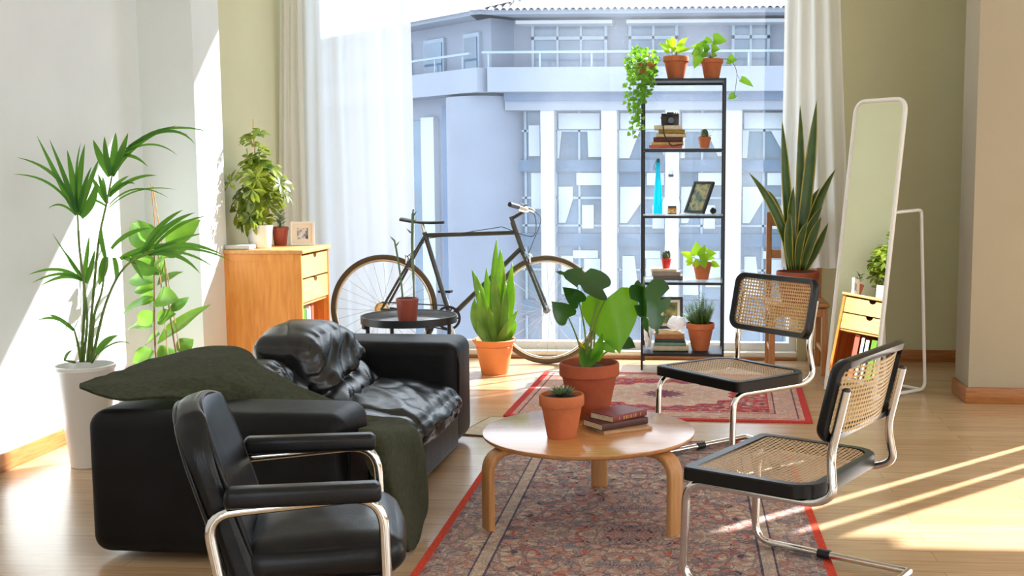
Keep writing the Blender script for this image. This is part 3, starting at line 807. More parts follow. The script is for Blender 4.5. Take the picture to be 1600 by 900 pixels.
def cane_chair(name, label, loc, rz, group=None, SHT=.39):
    c = thing(name, label, 'chair', loc, rz, group)
    Wd, y0, y1 = .225, -.235, .172      # -y is the front of the seat, +y the back
    # seat frame: flat black wooden ring, straight front, rounded back
    def ring(w2, ya, yb, rf, rb):
        o = []
        for cx, cy, a0, r_ in ((w2-rb, yb-rb, 0, rb), (-w2+rb, yb-rb, pi/2, rb), (-w2+rf, ya+rf, pi, rf), (w2-rf, ya+rf, 1.5*pi, rf)):
            for k in range(9):
                a = a0 + pi / 2 * k / 8; o.append((cx + r_ * cos(a), cy + r_ * sin(a)))
        return o
    oo = ring(Wd + .028, y0, y1, .022, .085); ii = ring(Wd - .0, y0 + .032, y1 - .028, .018, .06)
    mb = MB(); n = len(oo); zt, zb = SHT, SHT - .040
    def rv(pl, z): return [mb.vt((x, y, z)) for x, y in pl]
    A, Bq, Cq, Dq = rv(oo, zt - .004), rv(oo, zb), rv(ii, zt), rv(ii, zb)
    E_ = rv([(x * .985, y * .985) for x, y in oo], zt)
    for k in range(n):
        j = (k + 1) % n
        mb.face((Bq[k], Bq[j], A[j], A[k])); mb.face((A[k], A[j], E_[j], E_[k])); mb.face((E_[k], E_[j], Cq[j], Cq[k])); mb.face((Cq[k], Cq[j], Dq[j], Dq[k])); mb.face((Dq[k], Dq[j], Bq[j], Bq[k]))
    fr = mb.build('seat_frame', MT['black_wood'], c, angle=35)
    mb = MB(); us = [-Wd - .006 + (2 * Wd + .012) * i / 16 for i in range(17)]; vs = [y0 + .026 + (y1 - y0 - .048) * j / 14 for j in range(15)]
    rows = []
    for y in vs:
        hw = Wd + .006 - (max(0, y - (y1 - .10)) / .07) ** 2 * .05
        rows.append([(u * hw / (Wd + .006), y, SHT - .003 - .010 * (1 - (u / Wd) ** 2) * (1 - (2 * (y - y0) / (y1 - y0) - 1) ** 2)) for u in us])
    uvsheet(mb, rows, us, vs); mb.build('seat', MT['cane'], c, angle=180)
    # backrest: curved black frame with cane
    zb0, zt0, R = .508, .758, .62
    Mk = Matrix.Translation((0, .215, zb0)) @ Matrix.Rotation(radians(-12), 4, 'X')
    def bp(x, h, off=0.0):
        ph = x / R
        return Mk @ V(((R - off) * sin(ph), -.0 + (R - off) * cos(ph) - R, h))
    H = zt0 - zb0; w2 = .243
    of = rrect(2 * w2, H, .045, 8); inf = rrect(2 * w2 - .046, H - .046, .030, 8)
    mb = MB(); n = len(of)
    def rb_(pl, off): return [mb.vt(bp(x, z + H / 2, off)) for x, z in pl]
    of2 = [(x * .985, z * .975) for x, z in of]
    A, Bq, Cq, Dq = rb_(of2, .015), rb_(of, .004), rb_(inf, .015), rb_(inf, -.012); A2 = rb_(of, -.006); A3 = rb_(of2, -.013)
    for k in range(n):
        j = (k + 1) % n
        for P, Q in ((A, Bq), (Bq, A2), (A2, A3), (A3, Dq), (Dq, Cq), (Cq, A)): mb.face((P[k], P[j], Q[j], Q[k]))
    mb.build('back_frame', MT['black_wood'], c, angle=40)
    mb = MB(); us = [(-w2 + .02) + (2 * w2 - .04) * i / 20 for i in range(21)]; vs = [.02 + (H - .04) * j / 10 for j in range(11)]
    uvsheet(mb, [[bp(u, v, .002) for u in us] for v in vs], us, vs); mb.build('backrest', MT['cane'], c, angle=180)
    # one bent chrome tube per side + floor cross bar
    for sd in (-1, 1):
        x = Wd * sd; r_ = .0125
        top = bp(.205 * sd, .165, -.024)
        low = bp(.205 * sd, -.03, -.024)
        zr = zb - r_
        pts = [top, low, (x, .215, zr + .03), (x, .16, zr), (x, -.232, zr), (x, -.242, .016), (x, .26, .016)]
        mb = MB(); mb.tube(fillet(pts, [0, .04, .05, .07, .06, .075, 0], 7), r_, 12); mb.build('tube_leg', MT['chrome'], c, angle=60)
        mb = MB(); mb.tube([(x, -.02, .016), (x, .02, .016)], r_ + .003, 12); mb.build('floor_pad', MT['black_metal'], c)
        mb = MB(); mb.ball(top, r_, 1, 1, .7); mb.build('tube_cap', MT['black_metal'], c)
    mb = MB(); mb.tube(fillet([(-Wd, .25, .016), (-Wd, .272, .016), (Wd, .272, .016), (Wd, .25, .016)], .03, 5), .0125, 12); mb.build('rear_bar', MT['chrome'], c, angle=60)
    return c
a_near, a_far = radians(-30.5), radians(41)
cane_chair('cane_chair', 'cane and chrome cantilever chair nearest the camera, seen from behind its back', (.322, 3.21, 0.009), a_near - pi / 2).scale = (1, 1, .93)
cane_chair('cane_chair', 'cane and chrome cantilever chair standing on the red rug edge, facing the table', (.218, 4.595, 0.009), a_far - pi / 2)

# ================================================================ round coffee table
ct = thing('coffee_table', 'round oak coffee table with three bent wood legs on the rug', 'table', (-.335, 3.86, 0.0085))
TZ = .292
MT['oak_top'] = wood('oak_veneer_top', s2l(206, 150, 92), s2l(186, 126, 70), 'X', 2.2, .26, 16, spec=.6, coat=.6)
MT['oak_leg'] = wood('oak_bentwood', s2l(200, 148, 94), s2l(176, 122, 72), 'Z', 2.2, .42, 14)
mb = MB(); mb.lathe([(0.001, TZ - .018), (.362, TZ - .018), (.370, TZ - .012), (.374, TZ - .004), (.3735, TZ - .001), (.371, TZ), (0.001, TZ)], 96, cap=False); mb.build('table_top', MT['oak_top'], ct, angle=40); MT['oak_top'].node_tree.nodes['Principled BSDF'].inputs['Coat Roughness'].default_value = .16
for k, tgt in enumerate(((-.655, 3.635), (-.030, 3.61), (-.323, 4.175))):
    dx, dy = tgt[0] + .335, tgt[1] - 3.86; L = sqrt(dx * dx + dy * dy); a = atan2(dy, dx)
    path = fillet([(.14, 0, TZ - .031), (L, 0, TZ - .031), (L, 0, 0)], [0, .075, 0], 10)
    mb = MB(); w = .031; t = .012
    Lr = len(path); rows = []
    for i, p in enumerate(path):
        q0 = path[max(0, i - 1)]; q1 = path[min(Lr - 1, i + 1)]; tn = (q1 - q0).normalized(); nn = V((tn.z, 0, -tn.x)) * -1
        ring = []
        for sx, sn in rrect(2 * w, 2 * t, .006, 2): ring.append(mb.vt(Matrix.Rotation(a, 3, 'Z') @ (p + V((0, sx, 0)) + nn * sn)))
        rows.append(ring)
    for A, Bq in zip(rows, rows[1:]):
        n = len(A)
        for i in range(n): mb.face((A[i], A[(i + 1) % n], Bq[(i + 1) % n], Bq[i]))
    mb.face(rows[0]); mb.face(rows[-1][::-1])
    mb.build('leg', MT['oak_leg'], ct, angle=50)
# ================================================================ rugs
def rugmat(name, a, b, pal, borders, fieldbg, lines, msc=9.0, med=None, edge=(.55, .09, .06)):
    m, nt, bs = M(name)
    tc = nd(nt, 'ShaderNodeTexCoord'); sx = nd(nt, 'ShaderNodeSeparateXYZ'); lk(nt, tc.outputs['Object'], sx.inputs[0])
    def mt(op, x, y=None, z=None):
        k = nd(nt, 'ShaderNodeMath', operation=op)
        for i, v in enumerate((x, y, z)):
            if v is None: continue
            if isinstance(v, (int, float)): k.inputs[i].default_value = v
            else: lk(nt, v, k.inputs[i])
        return k.outputs[0]
    au, av = mt('ABSOLUTE', sx.outputs[0]), mt('ABSOLUTE', sx.outputs[1])
    d = mt('MINIMUM', mt('SUBTRACT', a, au), mt('SUBTRACT', b, av))
    cb = nd(nt, 'ShaderNodeCombineXYZ'); lk(nt, au, cb.inputs[0]); lk(nt, av, cb.inputs[1])
    # small woven motifs, mirrored about both axes
    wob = nd(nt, 'ShaderNodeTexNoise', _Scale=14.0, _Detail=2.0); lk(nt, cb.outputs[0], wob.inputs['Vector'])
    addv = nd(nt, 'ShaderNodeVectorMath', operation='MULTIPLY_ADD'); lk(nt, wob.outputs['Color'], addv.inputs[0]); addv.inputs[1].default_value = (.06, .06, 0); lk(nt, cb.outputs[0], addv.inputs[2])
    v1 = nd(nt, 'ShaderNodeTexVoronoi', _Scale=msc * 3.2, _Randomness=.9); lk(nt, addv.outputs[0], v1.inputs['Vector'])
    sc = nd(nt, 'ShaderNodeSeparateColor'); lk(nt, v1.outputs['Color'], sc.inputs[0])
    n = len(pal); r1 = ramp(nt, [(i / n, c) for i, c in enumerate(pal)], 'CONSTANT'); lk(nt, sc.outputs[0], r1.inputs['Fac'])
    # larger rosettes: rings around big cells
    v2 = nd(nt, 'ShaderNodeTexVoronoi', _Scale=msc, _Randomness=.55); lk(nt, addv.outputs[0], v2.inputs['Vector'])
    ring = mt('PINGPONG', mt('MULTIPLY', v2.outputs['Distance'], 3.2), .5)
    rr = ramp(nt, [(.0, (1, 1, 1)), (.30, (0, 0, 0)), (.62, (1, 1, 1)), (.8, (.2, .2, .2))], 'CONSTANT'); lk(nt, mt('MULTIPLY', ring, 2.0), rr.inputs['Fac'])
    v3 = nd(nt, 'ShaderNodeTexVoronoi', feature='DISTANCE_TO_EDGE', _Scale=msc * 2.1); lk(nt, addv.outputs[0], v3.inputs['Vector'])
    ed = mt('LESS_THAN', v3.outputs['Distance'], .06)
    # field colour
    mx = nd(nt, 'ShaderNodeMix', data_type='RGBA'); mx.inputs[0].default_value = 1
    lk(nt, mt('MULTIPLY', rr.outputs['Color'], .85), mx.inputs[0]); mx.inputs[6].default_value = c4(fieldbg); lk(nt, r1.outputs['Color'], mx.inputs[7])
    col = mx.outputs[2]
    def mixc(fac, c0, c1):
        k = nd(nt, 'ShaderNodeMix', data_type='RGBA'); lk(nt, fac, k.inputs[0])
        for i, v in ((6, c0), (7, c1)):
            if isinstance(v, tuple): k.inputs[i].default_value = c4(v)
            else: lk(nt, v, k.inputs[i])
        return k.outputs[2]
    col = mixc(mt('MULTIPLY', ed, .5), col, lines)
    if med:
        # lozenge medallion in the middle, its outline scalloped
        ang = mt('ARCTAN2', av, au)
        rad = mt('SQRT', mt('ADD', mt('POWER', mt('DIVIDE', au, med[0]), 2.0), mt('POWER', mt('DIVIDE', av, med[1]), 2.0)))
        rad = mt('ADD', rad, mt('MULTIPLY', mt('SINE', mt('MULTIPLY', ang, 16.0)), .05))
        mr = ramp(nt, med[2], 'CONSTANT'); lk(nt, mt('MULTIPLY', rad, .5), mr.inputs['Fac'])
        inm = mt('LESS_THAN', rad, 1.0)
        col = mixc(mt('MULTIPLY', inm, .62), col, mr.outputs['Color'])
    # borders by distance from the edge
    br = ramp(nt, [(p / .4, c) for p, c, w in borders], 'CONSTANT'); lk(nt, mt('DIVIDE', d, .4), br.inputs['Fac'])
    bw = ramp(nt, [(p / .4, (w, w, w)) for p, c, w in borders], 'CONSTANT'); lk(nt, mt('DIVIDE', d, .4), bw.inputs['Fac'])
    col = mixc(bw.outputs['Color'], col, br.outputs['Color'])
    # wool wear
    wn = nd(nt, 'ShaderNodeTexNoise', _Scale=160.0, _Detail=2.0); lk(nt, tc.outputs['Object'], wn.inputs['Vector'])
    wr = ramp(nt, [(.3, (.62, .62, .62)), (.7, (1.25, 1.25, 1.25))]); lk(nt, wn.outputs['Fac'], wr.inputs['Fac'])
    mm = nd(nt, 'ShaderNodeMix', data_type='RGBA', blend_type='MULTIPLY'); mm.inputs[0].default_value = .8; lk(nt, col, mm.inputs[6]); lk(nt, wr.outputs['Color'], mm.inputs[7])
    lk(nt, mm.outputs[2], bs.inputs['Base Color']); bs.inputs['Roughness'].default_value = .95; bs.inputs['Specular IOR Level'].default_value = .1
    bp = nd(nt, 'ShaderNodeBump', _Strength=.4, _Distance=.004); lk(nt, wn.outputs['Fac'], bp.inputs['Height']); lk(nt, bp.outputs['Normal'], bs.inputs['Normal'])
    return m
NAVY, CREAM, RUST, MAR, GREY, PINK, TEAL = s2l(62, 62, 88), s2l(206, 188, 166), s2l(184, 96, 72), s2l(118, 52, 52), s2l(126, 118, 126), s2l(200, 142, 124), s2l(78, 104, 112)
RED = s2l(186, 62, 56); RED2 = s2l(204, 74, 52)
a1, b1 = .635, 1.32
rm1 = rugmat('persian_rug_wool', a1, b1, [CREAM, GREY, NAVY, CREAM, PINK, RUST, CREAM, s2l(150, 130, 128), s2l(120, 128, 140), PINK], [(0, RED2, 1), (.026, NAVY, .25), (.05, CREAM, .10), (.17, NAVY, .8), (.176, CREAM, .45), (.215, NAVY, .8), (.222, CREAM, .0)], s2l(172, 146, 136), s2l(96, 86, 100), 10.5)
def rug(name, label, cx, cy, a, b, mat, rz=0, th=.008):
    mb = MB(); mb.prism(rrect(2 * a, 2 * b, .01, 2), 0, th)
    o = mb.build(name, mat, loc=(cx, cy, 0)); o.rotation_euler.z = rz; tag(o, label, 'rug'); return o
r1 = rug('patterned_rug', 'large faded patterned rug with orange red side edges under the coffee table', -.178, 3.60, a1, b1, rm1)
fm = MB()
for i in range(150):
    x = -a1 + .02 + (2 * a1 - .04) * i / 149; rr_ = rnd.uniform(.03, .055); dx = rnd.uniform(-.015, .015)
    fm.tube([(x, b1 - .004, .005), (x + dx * .4, b1 + rr_ * .5, .006), (x + dx, b1 + rr_, .003)], [.0028, .0024, .0014], 4)
fo = fm.build('fringe', plain('fringe_cotton', s2l(206, 192, 160), .9), r1); fo['kind'] = 'stuff'
a2, b2 = .757, .63
rm2 = rugmat('red_rug_wool', a2, b2, [CREAM, RED, s2l(196, 120, 118), NAVY, CREAM, RED, s2l(150, 130, 150), PINK], [(0, RED, 1), (.035, CREAM, .45), (.06, NAVY, .7), (.068, CREAM, .55), (.17, NAVY, .7), (.178, CREAM, .4), (.20, RED, .8), (.21, CREAM, 0)], s2l(188, 76, 76), s2l(96, 60, 84), 9.0,
             med=(.42, .36, [(0, NAVY), (.12, CREAM), (.34, s2l(214, 200, 176)), (.44, RED), (.48, NAVY)]))
rug('red_rug', 'red bordered patterned rug with a cream medallion in front of the window', -.112, 5.99, a2, b2, rm2, radians(-2.4))
# the corner of a third, plain mat between the sofa and the table
o = rug('woven_mat', 'small beige woven mat beside the far end of the sofa', -.83, 5.15, .17, .19, plain('beige_weave', s2l(206, 192, 166), .9, var=.15, scale=70, bump=.4, bscale=300), radians(-14), .007)
mb = MB(); mb.tube([(x, y, .004) for x, y in rrect(.34, .38, .012, 3)], .0045, 6, closed=True); mb.build('binding', plain('brown_binding', s2l(110, 84, 60), .9), o)
# ================================================================ bicycle
BYK = 6.945
bk_ = thing('bicycle', 'dark single speed bicycle leaning along the window behind the sofa', 'bicycle', (-1.40, BYK, 0))
bk_.rotation_euler = (radians(-2), 0, 0)
def K(px, py, dy=0.0):
    p = PY(px, py, BYK); return V((p.x + 1.40, dy, p.z))
MT['bike_black'] = plain('bike_black_paint', (.02, .024, .024), .3, spec=.6, coat=.3)
MT['tyre'] = plain('brown_tyre', s2l(92, 78, 60), .8, var=.1, scale=30)
MT['alloy'] = plain('alloy', (.7, .7, .68), .25, 1.0)
R_ = .343
rh = V((K(599, 475).x, 0, R_)); fh = V((K(854, 482).x, 0, R_)); bb_ = K(703, 496); sc_ = K(663, 368); ht = K(800, 347); hb = K(817, 394); 
def wheel(c):
    w = empty('wheel', c, 0, bk_)
    circ = lambda r, n=72: [V((r * cos(2 * pi * k / n), 0, r * sin(2 * pi * k / n))) for k in range(n)]
    mb = MB(); mb.tube(circ(R_ - .0165), .0165, 12, closed=True, up=(0, 1, 0)); mb.build('tyre', MT['tyre'], w, angle=180)
    mb = MB(); mb.tube(circ(R_ - .035), .0105, 8, closed=True, up=(0, 1, 0)); mb.build('rim', MT['alloy'], w, angle=180)
    mb = MB()
    for k in range(28):
        a = 2 * pi * k / 28; s = 1 if k % 2 else -1; a2_ = a + s * (.9 if k % 4 < 2 else -.9)
        mb.tube([(.018 * cos(a2_), s * .022, .018 * sin(a2_)), ((R_ - .04) * cos(a), 0, (R_ - .04) * sin(a))], .0011, 4)
    mb.build('spokes', MT['alloy'], w)
    rx = Matrix.Rotation(radians(90), 3, 'X')
    mb = MB(); mb.lathe([(.006, -.055), (.006, -.03), (.022, -.03), (.022, -.024), (.014, -.022), (.014, .022), (.022, .024), (.022, .03), (.006, .03), (.006, .055)], 16, mat3=rx); mb.build('hub', MT['alloy'], w)
    return w
wr_, wf_ = wheel(rh), wheel(fh)
bt = .016
mb = MB()
st0 = sc_ + (sc_ - bb_).normalized() * .02
mb.tube([bb_, st0], .0150, 14); mb.tube([sc_, ht + (hb - ht) * .35], .0145, 14); mb.tube([bb_, hb + (ht - hb) * .15], .0165, 14)
mb.tube([ht, hb], .019, 14)
for s in (-1, 1):
    mb.tube(crom([sc_ + V((0, s * .014, 0)), (sc_ * .45 + rh * .55) + V((0, s * .045, 0)), rh + V((0, s * .06, 0))], 6), [.0085] + [.008] * 11 + [.006], 10)
    mb.tube(crom([bb_ + V((0, s * .02, 0)), (bb_ * .5 + rh * .5) + V((0, s * .048, 0)), rh + V((0, s * .06, 0))], 6), [.010] + [.009] * 11 + [.007], 10)
rx = Matrix.Rotation(radians(90), 3, 'X')
mb.lathe([(.021, -.036), (.021, .036)], 16, bb_, rx)
mb.build('frame', MT['bike_black'], bk_, angle=50)
mb = MB()
for s in (-1, 1): mb.tube(crom([hb + V((0, s * .028, -.01)), hb.lerp(fh, .5) + V((0, s * .05, 0)), hb.lerp(fh, .88) + V((.0, s * .056, 0)), fh + V((0, s * .056, 0))], 6), [.0125] + [.011] * 17 + [.007], 10)
mb.tube([hb + V((0, -.034, -.008)), hb + V((0, .034, -.008))], .014, 10)
mb.build('fork', MT['bike_black'], bk_, angle=50)
up = (ht - hb).normalized()
mb = MB(); mb.tube([ht, ht + up * .035], .0135, 12); cl = K(820, 329); mb.tube([ht + up * .022, cl], .0125, 12); mb.tube([cl + V((0, -.024, 0)), cl + V((0, .024, 0))], .017, 12); mb.build('stem', MT['bike_black'], bk_, angle=50)
bar = []
for s in (-1, 1): pass
hp = fillet([cl + V((-.06, -.235, .035)), cl + V((-.015, -.15, .02)), cl + V((0, -.05, 0)), cl + V((0, .05, 0)), cl + V((-.015, .15, .02)), cl + V((-.06, .235, .035))], .05, 5)
hb_o = MB(); hb_o.tube(hp, .011, 10); hbo = hb_o.build('handlebar', MT['alloy'], bk_, angle=60)
for s in (-1, 1):
    mb = MB(); mb.tube([cl + V((-.062, s * .238, .036)), cl + V((-.022, s * .160, .0225))], .0155, 12); mb.build('grip', MT['black_metal'], hbo)
    mb = MB(); mb.tube(crom([cl + V((-.005, s * .14, .018)), cl + V((.035, s * .145, .0)), cl + V((.03, s * .19, -.01)), cl + V((-.01, s * .24, .0))], 5), [.008] * 5 + [.005] * 11, 8); mb.build('brake_lever', MT['alloy'], hbo)
mb = MB()
mb.tube(crom([cl + V((.035, -.145, 0)), cl + V((.075, -.11, -.04)), cl + V((.05, -.05, -.16)), ht.lerp(sc_, .12) + V((0, -.02, -.02))], 8), .0025, 6)
mb.tube(crom([cl + V((.035, .145, 0)), cl + V((.085, .09, -.06)), cl + V((.045, .03, -.19)), hb + V((.03, 0, -.01))], 8), .0025, 6)
mb.tube([ht.lerp(sc_, .12) + V((0, -.02, -.02)), ht.lerp(sc_, .95) + V((0, -.016, -.022)), K(635, 402, -.02)], .0025, 6)
mb.build('brake_cable', MT['black_metal'], bk_)
for c, nm in ((K(632, 404), 'rear'), (hb + V((.035, 0, -.035)), 'front')):
    mb = MB(); mb.tube(crom([c + V((.012, -.034, -.03)), c + V((.01, -.03, .01)), c + V((0, 0, .02)), c + V((.01, .03, .01)), c + V((.012, .034, -.03))], 5), .006, 8); mb.build('brake_caliper', MT['alloy'], bk_)
# saddle on its post
mb = MB(); sp_top = sc_ + (sc_ - bb_).normalized() * .085; mb.tube([sc_, sp_top], .0125, 12); sp = mb.build('seat_post', MT['alloy'], bk_)
s0, s1 = K(626, 345), K(692, 347); rows = []
for i in range(15):
    t = i / 14; w = (.075 * (1 - t) ** 1.3 + .018) * (1 if t > .06 else .75); z = .010 * sin(pi * t) * -1 + .012 * (1 - t)
    c = s0.lerp(s1, t); row = []
    for k in range(13):
        a = pi * k / 12; row.append(c + V((0, -w * cos(a), z + .020 * sin(a) ** .6 - .012)))
    rows.append(row)
mb = MB(); g = mb.sheet(rows)
for r_ in (g[0], g[-1]): mb.face(r_)
for A, B_ in zip(g, g[1:]): mb.face((A[0], B_[0], B_[-1], A[-1]))
sd_ = mb.build('saddle', MT['black_metal'], bk_, angle=60)
mb = MB()
for s in (-1, 1): mb.tube(crom([s0 + V((.05, s * .03, -.012)), sp_top + V((-.03, s * .022, .004)), sp_top + V((.03, s * .022, .004)), s1 + V((-.04, s * .006, -.012))], 5), .0035, 6)
mb.tube([sp_top + V((0, -.028, 0)), sp_top + V((0, .028, 0))], .010, 8); mb.build('saddle_rail', MT['alloy'], sd_)
# drive train on the near side
y = -.052
def ringz(mbx, c, r0, r1, y0, y1, n=40):
    rx_ = Matrix.Rotation(radians(90), 3, 'X'); mbx.lathe([(r0, -y0), (r1, -y0), (r1, -y1), (r0, -y1), (r0, -y0)], n, c, rx_, cap=False)
mb = MB(); ringz(mb, bb_, .062, .078, y - .002, y + .002)
for k in range(5):
    a = 2 * pi * k / 5; mb.tube([bb_ + V((.016 * cos(a), y, .016 * sin(a))), bb_ + V((.064 * cos(a), y, .064 * sin(a)))], .005, 6)
mb.build('chainring', MT['black_metal'], bk_, angle=40)
for s, a in ((-1, radians(-70)), (1, radians(110))):
    e = bb_ + V((.165 * cos(a), s * .075, .165 * sin(a)))
    mb = MB(); mb.tube([bb_ + V((0, s * .06, 0)), e], [.012, .009], 10); cr = mb.build('crank', MT['alloy'], bk_)
    mb = MB(); mb.box(e + V((0, s * .05, 0)), (.085, .075, .018), bevel=.005); mb.build('pedal', MT['black_metal'], cr)
mb = MB(); ringz(mb, rh, .012, .046, -.050, -.030, 32)
for k in range(4): ringz(mb, rh, .010, .020 + .008 * k, -.05 - .003 * (3 - k), -.048 - .003 * (3 - k), 32)
mb.build('cassette', MT['alloy'], bk_, angle=40)
mb = MB(); mb.tube([rh + V((0, y, .045)), bb_ + V((0, y, .078))], .004, 6); mb.tube([rh + V((0, y, -.045)), bb_ + V((0, y, -.078))], .004, 6); mb.build('chain', MT['black_metal'], bk_)
# ================================================================ pots and plants
def potmesh(h, rt, rb, rim=.22, lip=.10, wall=.007, feet=False):
    rh_ = h * rim; rr = rt; rn = rt * (1 - lip)
    p = [(0.001, 0), (rb * .96, 0), (rb, h * .02), (rn, h - rh_), (rn * 1.0, h - rh_), (rr * .975, h - rh_ * .98), (rr, h - rh_ * .9), (rr, h - .006), (rr - .003, h), (rr - wall, h), (rr - wall - .001, h - .004), (rn - wall, h - rh_), (rn - wall - .004, h - rh_ * 1.25), (0.001, h - rh_ * 1.25)]
    mb = MB(); mb.lathe(p, 48, cap=False); return mb
def potted(name, label, cat, loc, h, rt, rb, potmat, rim=.22, lip=.10, soilz=None, group=None, profile=None):
    t = thing(name, label, cat, loc, 0, group)
    if profile:
        mb = MB(); mb.lathe(profile, 48, cap=False)
    else: mb = potmesh(h, rt, rb, rim, lip)
    mb.build('pot', potmat, t, angle=35)
    sz = soilz if soilz is not None else h - h * rim * .45
    mb = MB(); r = rt * .9
    mb.lathe([(r, sz - .004), (r * .7, sz + .003), (r * .35, sz + .006), (.001, sz + .008)], 24, cap=False)
    for v in mb.bm.verts: v.co.z += rnd.uniform(-.002, .002)
    mb.build('soil', MT['soil'], t, angle=180)
    return t
def bez(a, c, b, n=8):
    a, b, c = V(a), V(b), V(c); return [a * (1 - t) ** 2 + c * 2 * t * (1 - t) + b * t * t for t in [i / n for i in range(n + 1)]]
LM = {}
LM['monstera'] = leafmat('monstera_leaf', s2l(56, 112, 28), s2l(78, 140, 36), .55, .28, 6, s2l(150, 215, 40))
LM['monstera_dark'] = leafmat('monstera_dark_leaf', s2l(26, 58, 26), s2l(38, 78, 32), .2, .25, 6, s2l(80, 150, 30))
LM['palm'] = leafmat('palm_leaf', s2l(40, 96, 36), s2l(72, 132, 52), .35, .38, 6, s2l(130, 190, 50))
LM['ficus'] = leafmat('broad_leaf', s2l(52, 106, 34), s2l(104, 156, 60), .32, .3, 9, s2l(140, 190, 60))
LM['scheff'] = leafmat('schefflera_leaf', s2l(38, 78, 30), s2l(150, 160, 50), .35, .3, 16, s2l(170, 190, 50))
LM['snake'] = leafmat('snake_leaf', s2l(52, 84, 34), s2l(78, 108, 44), .2, .35, 14, s2l(140, 170, 50))
LM['snake_edge'] = leafmat('snake_leaf_edge', s2l(178, 168, 70), s2l(200, 186, 90), .3, .4, 14)
LM['snake_pale'] = leafmat('bird_nest_leaf', s2l(84, 140, 44), s2l(150, 186, 84), .35, .3, 9, s2l(180, 215, 80))
LM['lime'] = leafmat('lime_leaf', s2l(92, 160, 30), s2l(150, 200, 50), .55, .35, 20, s2l(190, 230, 40))
LM['ivy'] = leafmat('ivy_leaf', s2l(60, 120, 40), s2l(120, 170, 60), .5, .35, 30, s2l(150, 205, 60))
LM['rosemary'] = leafmat('needle_leaf', s2l(96, 138, 80), s2l(170, 196, 134), .45, .5, 40, s2l(180, 210, 130))
LM['succulent'] = leafmat('succulent_leaf', s2l(62, 92, 58), s2l(150, 172, 130), .08, .45, 60)
LM['cactus'] = leafmat('cactus_skin', s2l(60, 84, 46), s2l(104, 120, 74), .05, .7, 70)
LM['yellow'] = leafmat('yellowed_leaf', s2l(214, 170, 30), s2l(230, 190, 50), .4, .4)

# ---------------------------------------------------------------- monstera on the coffee table
ML = V((-.351, 4.07, .300))
mon = potted('potted_monstera', 'large monstera in a dark terracotta pot at the back of the coffee table', 'plant', ML, .205, .111, .069, MT['terracotta_dark'], .24, .09)
MY = 4.07
def mp(px, py, dy=0.0): return PY(px, py, MY + dy) - ML
mbase = V((.0, 0, .18))
def petiole(tipv, c=None, r=.0035, b=None):
    b = b or mbase + V((rnd.uniform(-.02, .02), rnd.uniform(-.02, .02), 0))
    c = c or (b * .5 + tipv * .5 + V((0, 0, .03)))
    mb = MB(); mb.tube(bez(b, c, tipv, 10), [r * 1.2, r * .7], 8); mb.build('stem', MT['stem'], mon, angle=180)
def mleaf(att, tip, nrm, W, mat, kind='heart', split=None, bend=.3, cup=.15, pet=True, ctrl=None, n=16, m=4):
    d = tip - att
    if pet: petiole(att, ctrl)
    mb = MB(); leaf(mb, att, d, nrm, d.length, W, kind, bend, cup, n, m, split)
    # midrib
    mb.build('leaf', mat, mon, angle=180)
def slits(k, depth):
    def f(sd, t):
        u = (t * k) % 1.0
        return 1 - depth * (1 if .42 < u < .62 else 0) * (1 if .2 < t < .9 else 0)
    return f
S1 = 1750 / MY
mleaf(mp(948, 466), mp(970, 552), V((-.1, -1, .1)), .215, LM['monstera'], bend=-.25, cup=-.25, ctrl=mp(925, 500))         # big heart leaf facing us
mleaf(mp(1008, 450), mp(1036, 522, -.05), V((.6, -1, .35)), .17, LM['monstera_dark'], split=slits(4, .5), n=28, m=4, bend=.45, cup=.25, ctrl=mp(960, 470, .16))
mleaf(mp(1003, 445), mp(1004, 530, -.10), V((-.9, -.6, .1)), .09, LM['monstera_dark'], split=slits(4, .55), n=28, m=4, bend=.3, cup=.3, pet=False)
mleaf(mp(942, 452, .02), mp(872, 416, -.03), V((.1, -.75, .8)), .13, LM['monstera_dark'], split=slits(3, .45), n=28, m=4, bend=.35, cup=.2, ctrl=mp(920, 500))
mleaf(mp(932, 430, .06), mp(957, 442, .10), V((.3, -.3, .9)), .06, LM['monstera_dark'], bend=.2)
mleaf(mp(905, 473), mp(880, 446), V((.5, -.8, .3)), .075, LM['monstera_dark'], bend=.3, ctrl=mp(918, 520))
mleaf(mp(888, 496), mp(862, 472, -.03), V((-.1, -1, .2)), .085, LM['monstera_dark'], bend=.35, ctrl=mp(905, 530))
mleaf(mp(925, 545), mp(910, 580, -.06), V((-.2, -1, .3)), .085, LM['monstera'], bend=.35, ctrl=mp(920, 555))
mleaf(mp(945, 535), mp(962, 552), V((.3, -1, .2)), .05, LM['monstera'], bend=.2)
mleaf(mp(930, 560, -.02), mp(942, 520, -.03), V((.6, -1, 0)), .05, LM['monstera'], bend=.1)
mleaf(mp(918, 562), mp(903, 532), V((-.3, -1, .2)), .03, LM['yellow'], kind='ovate', bend=.1, pet=False)
mleaf(mp(975, 535, .05), mp(992, 542), V((.2, -1, .3)), .055, LM['monstera_dark'], bend=.2)

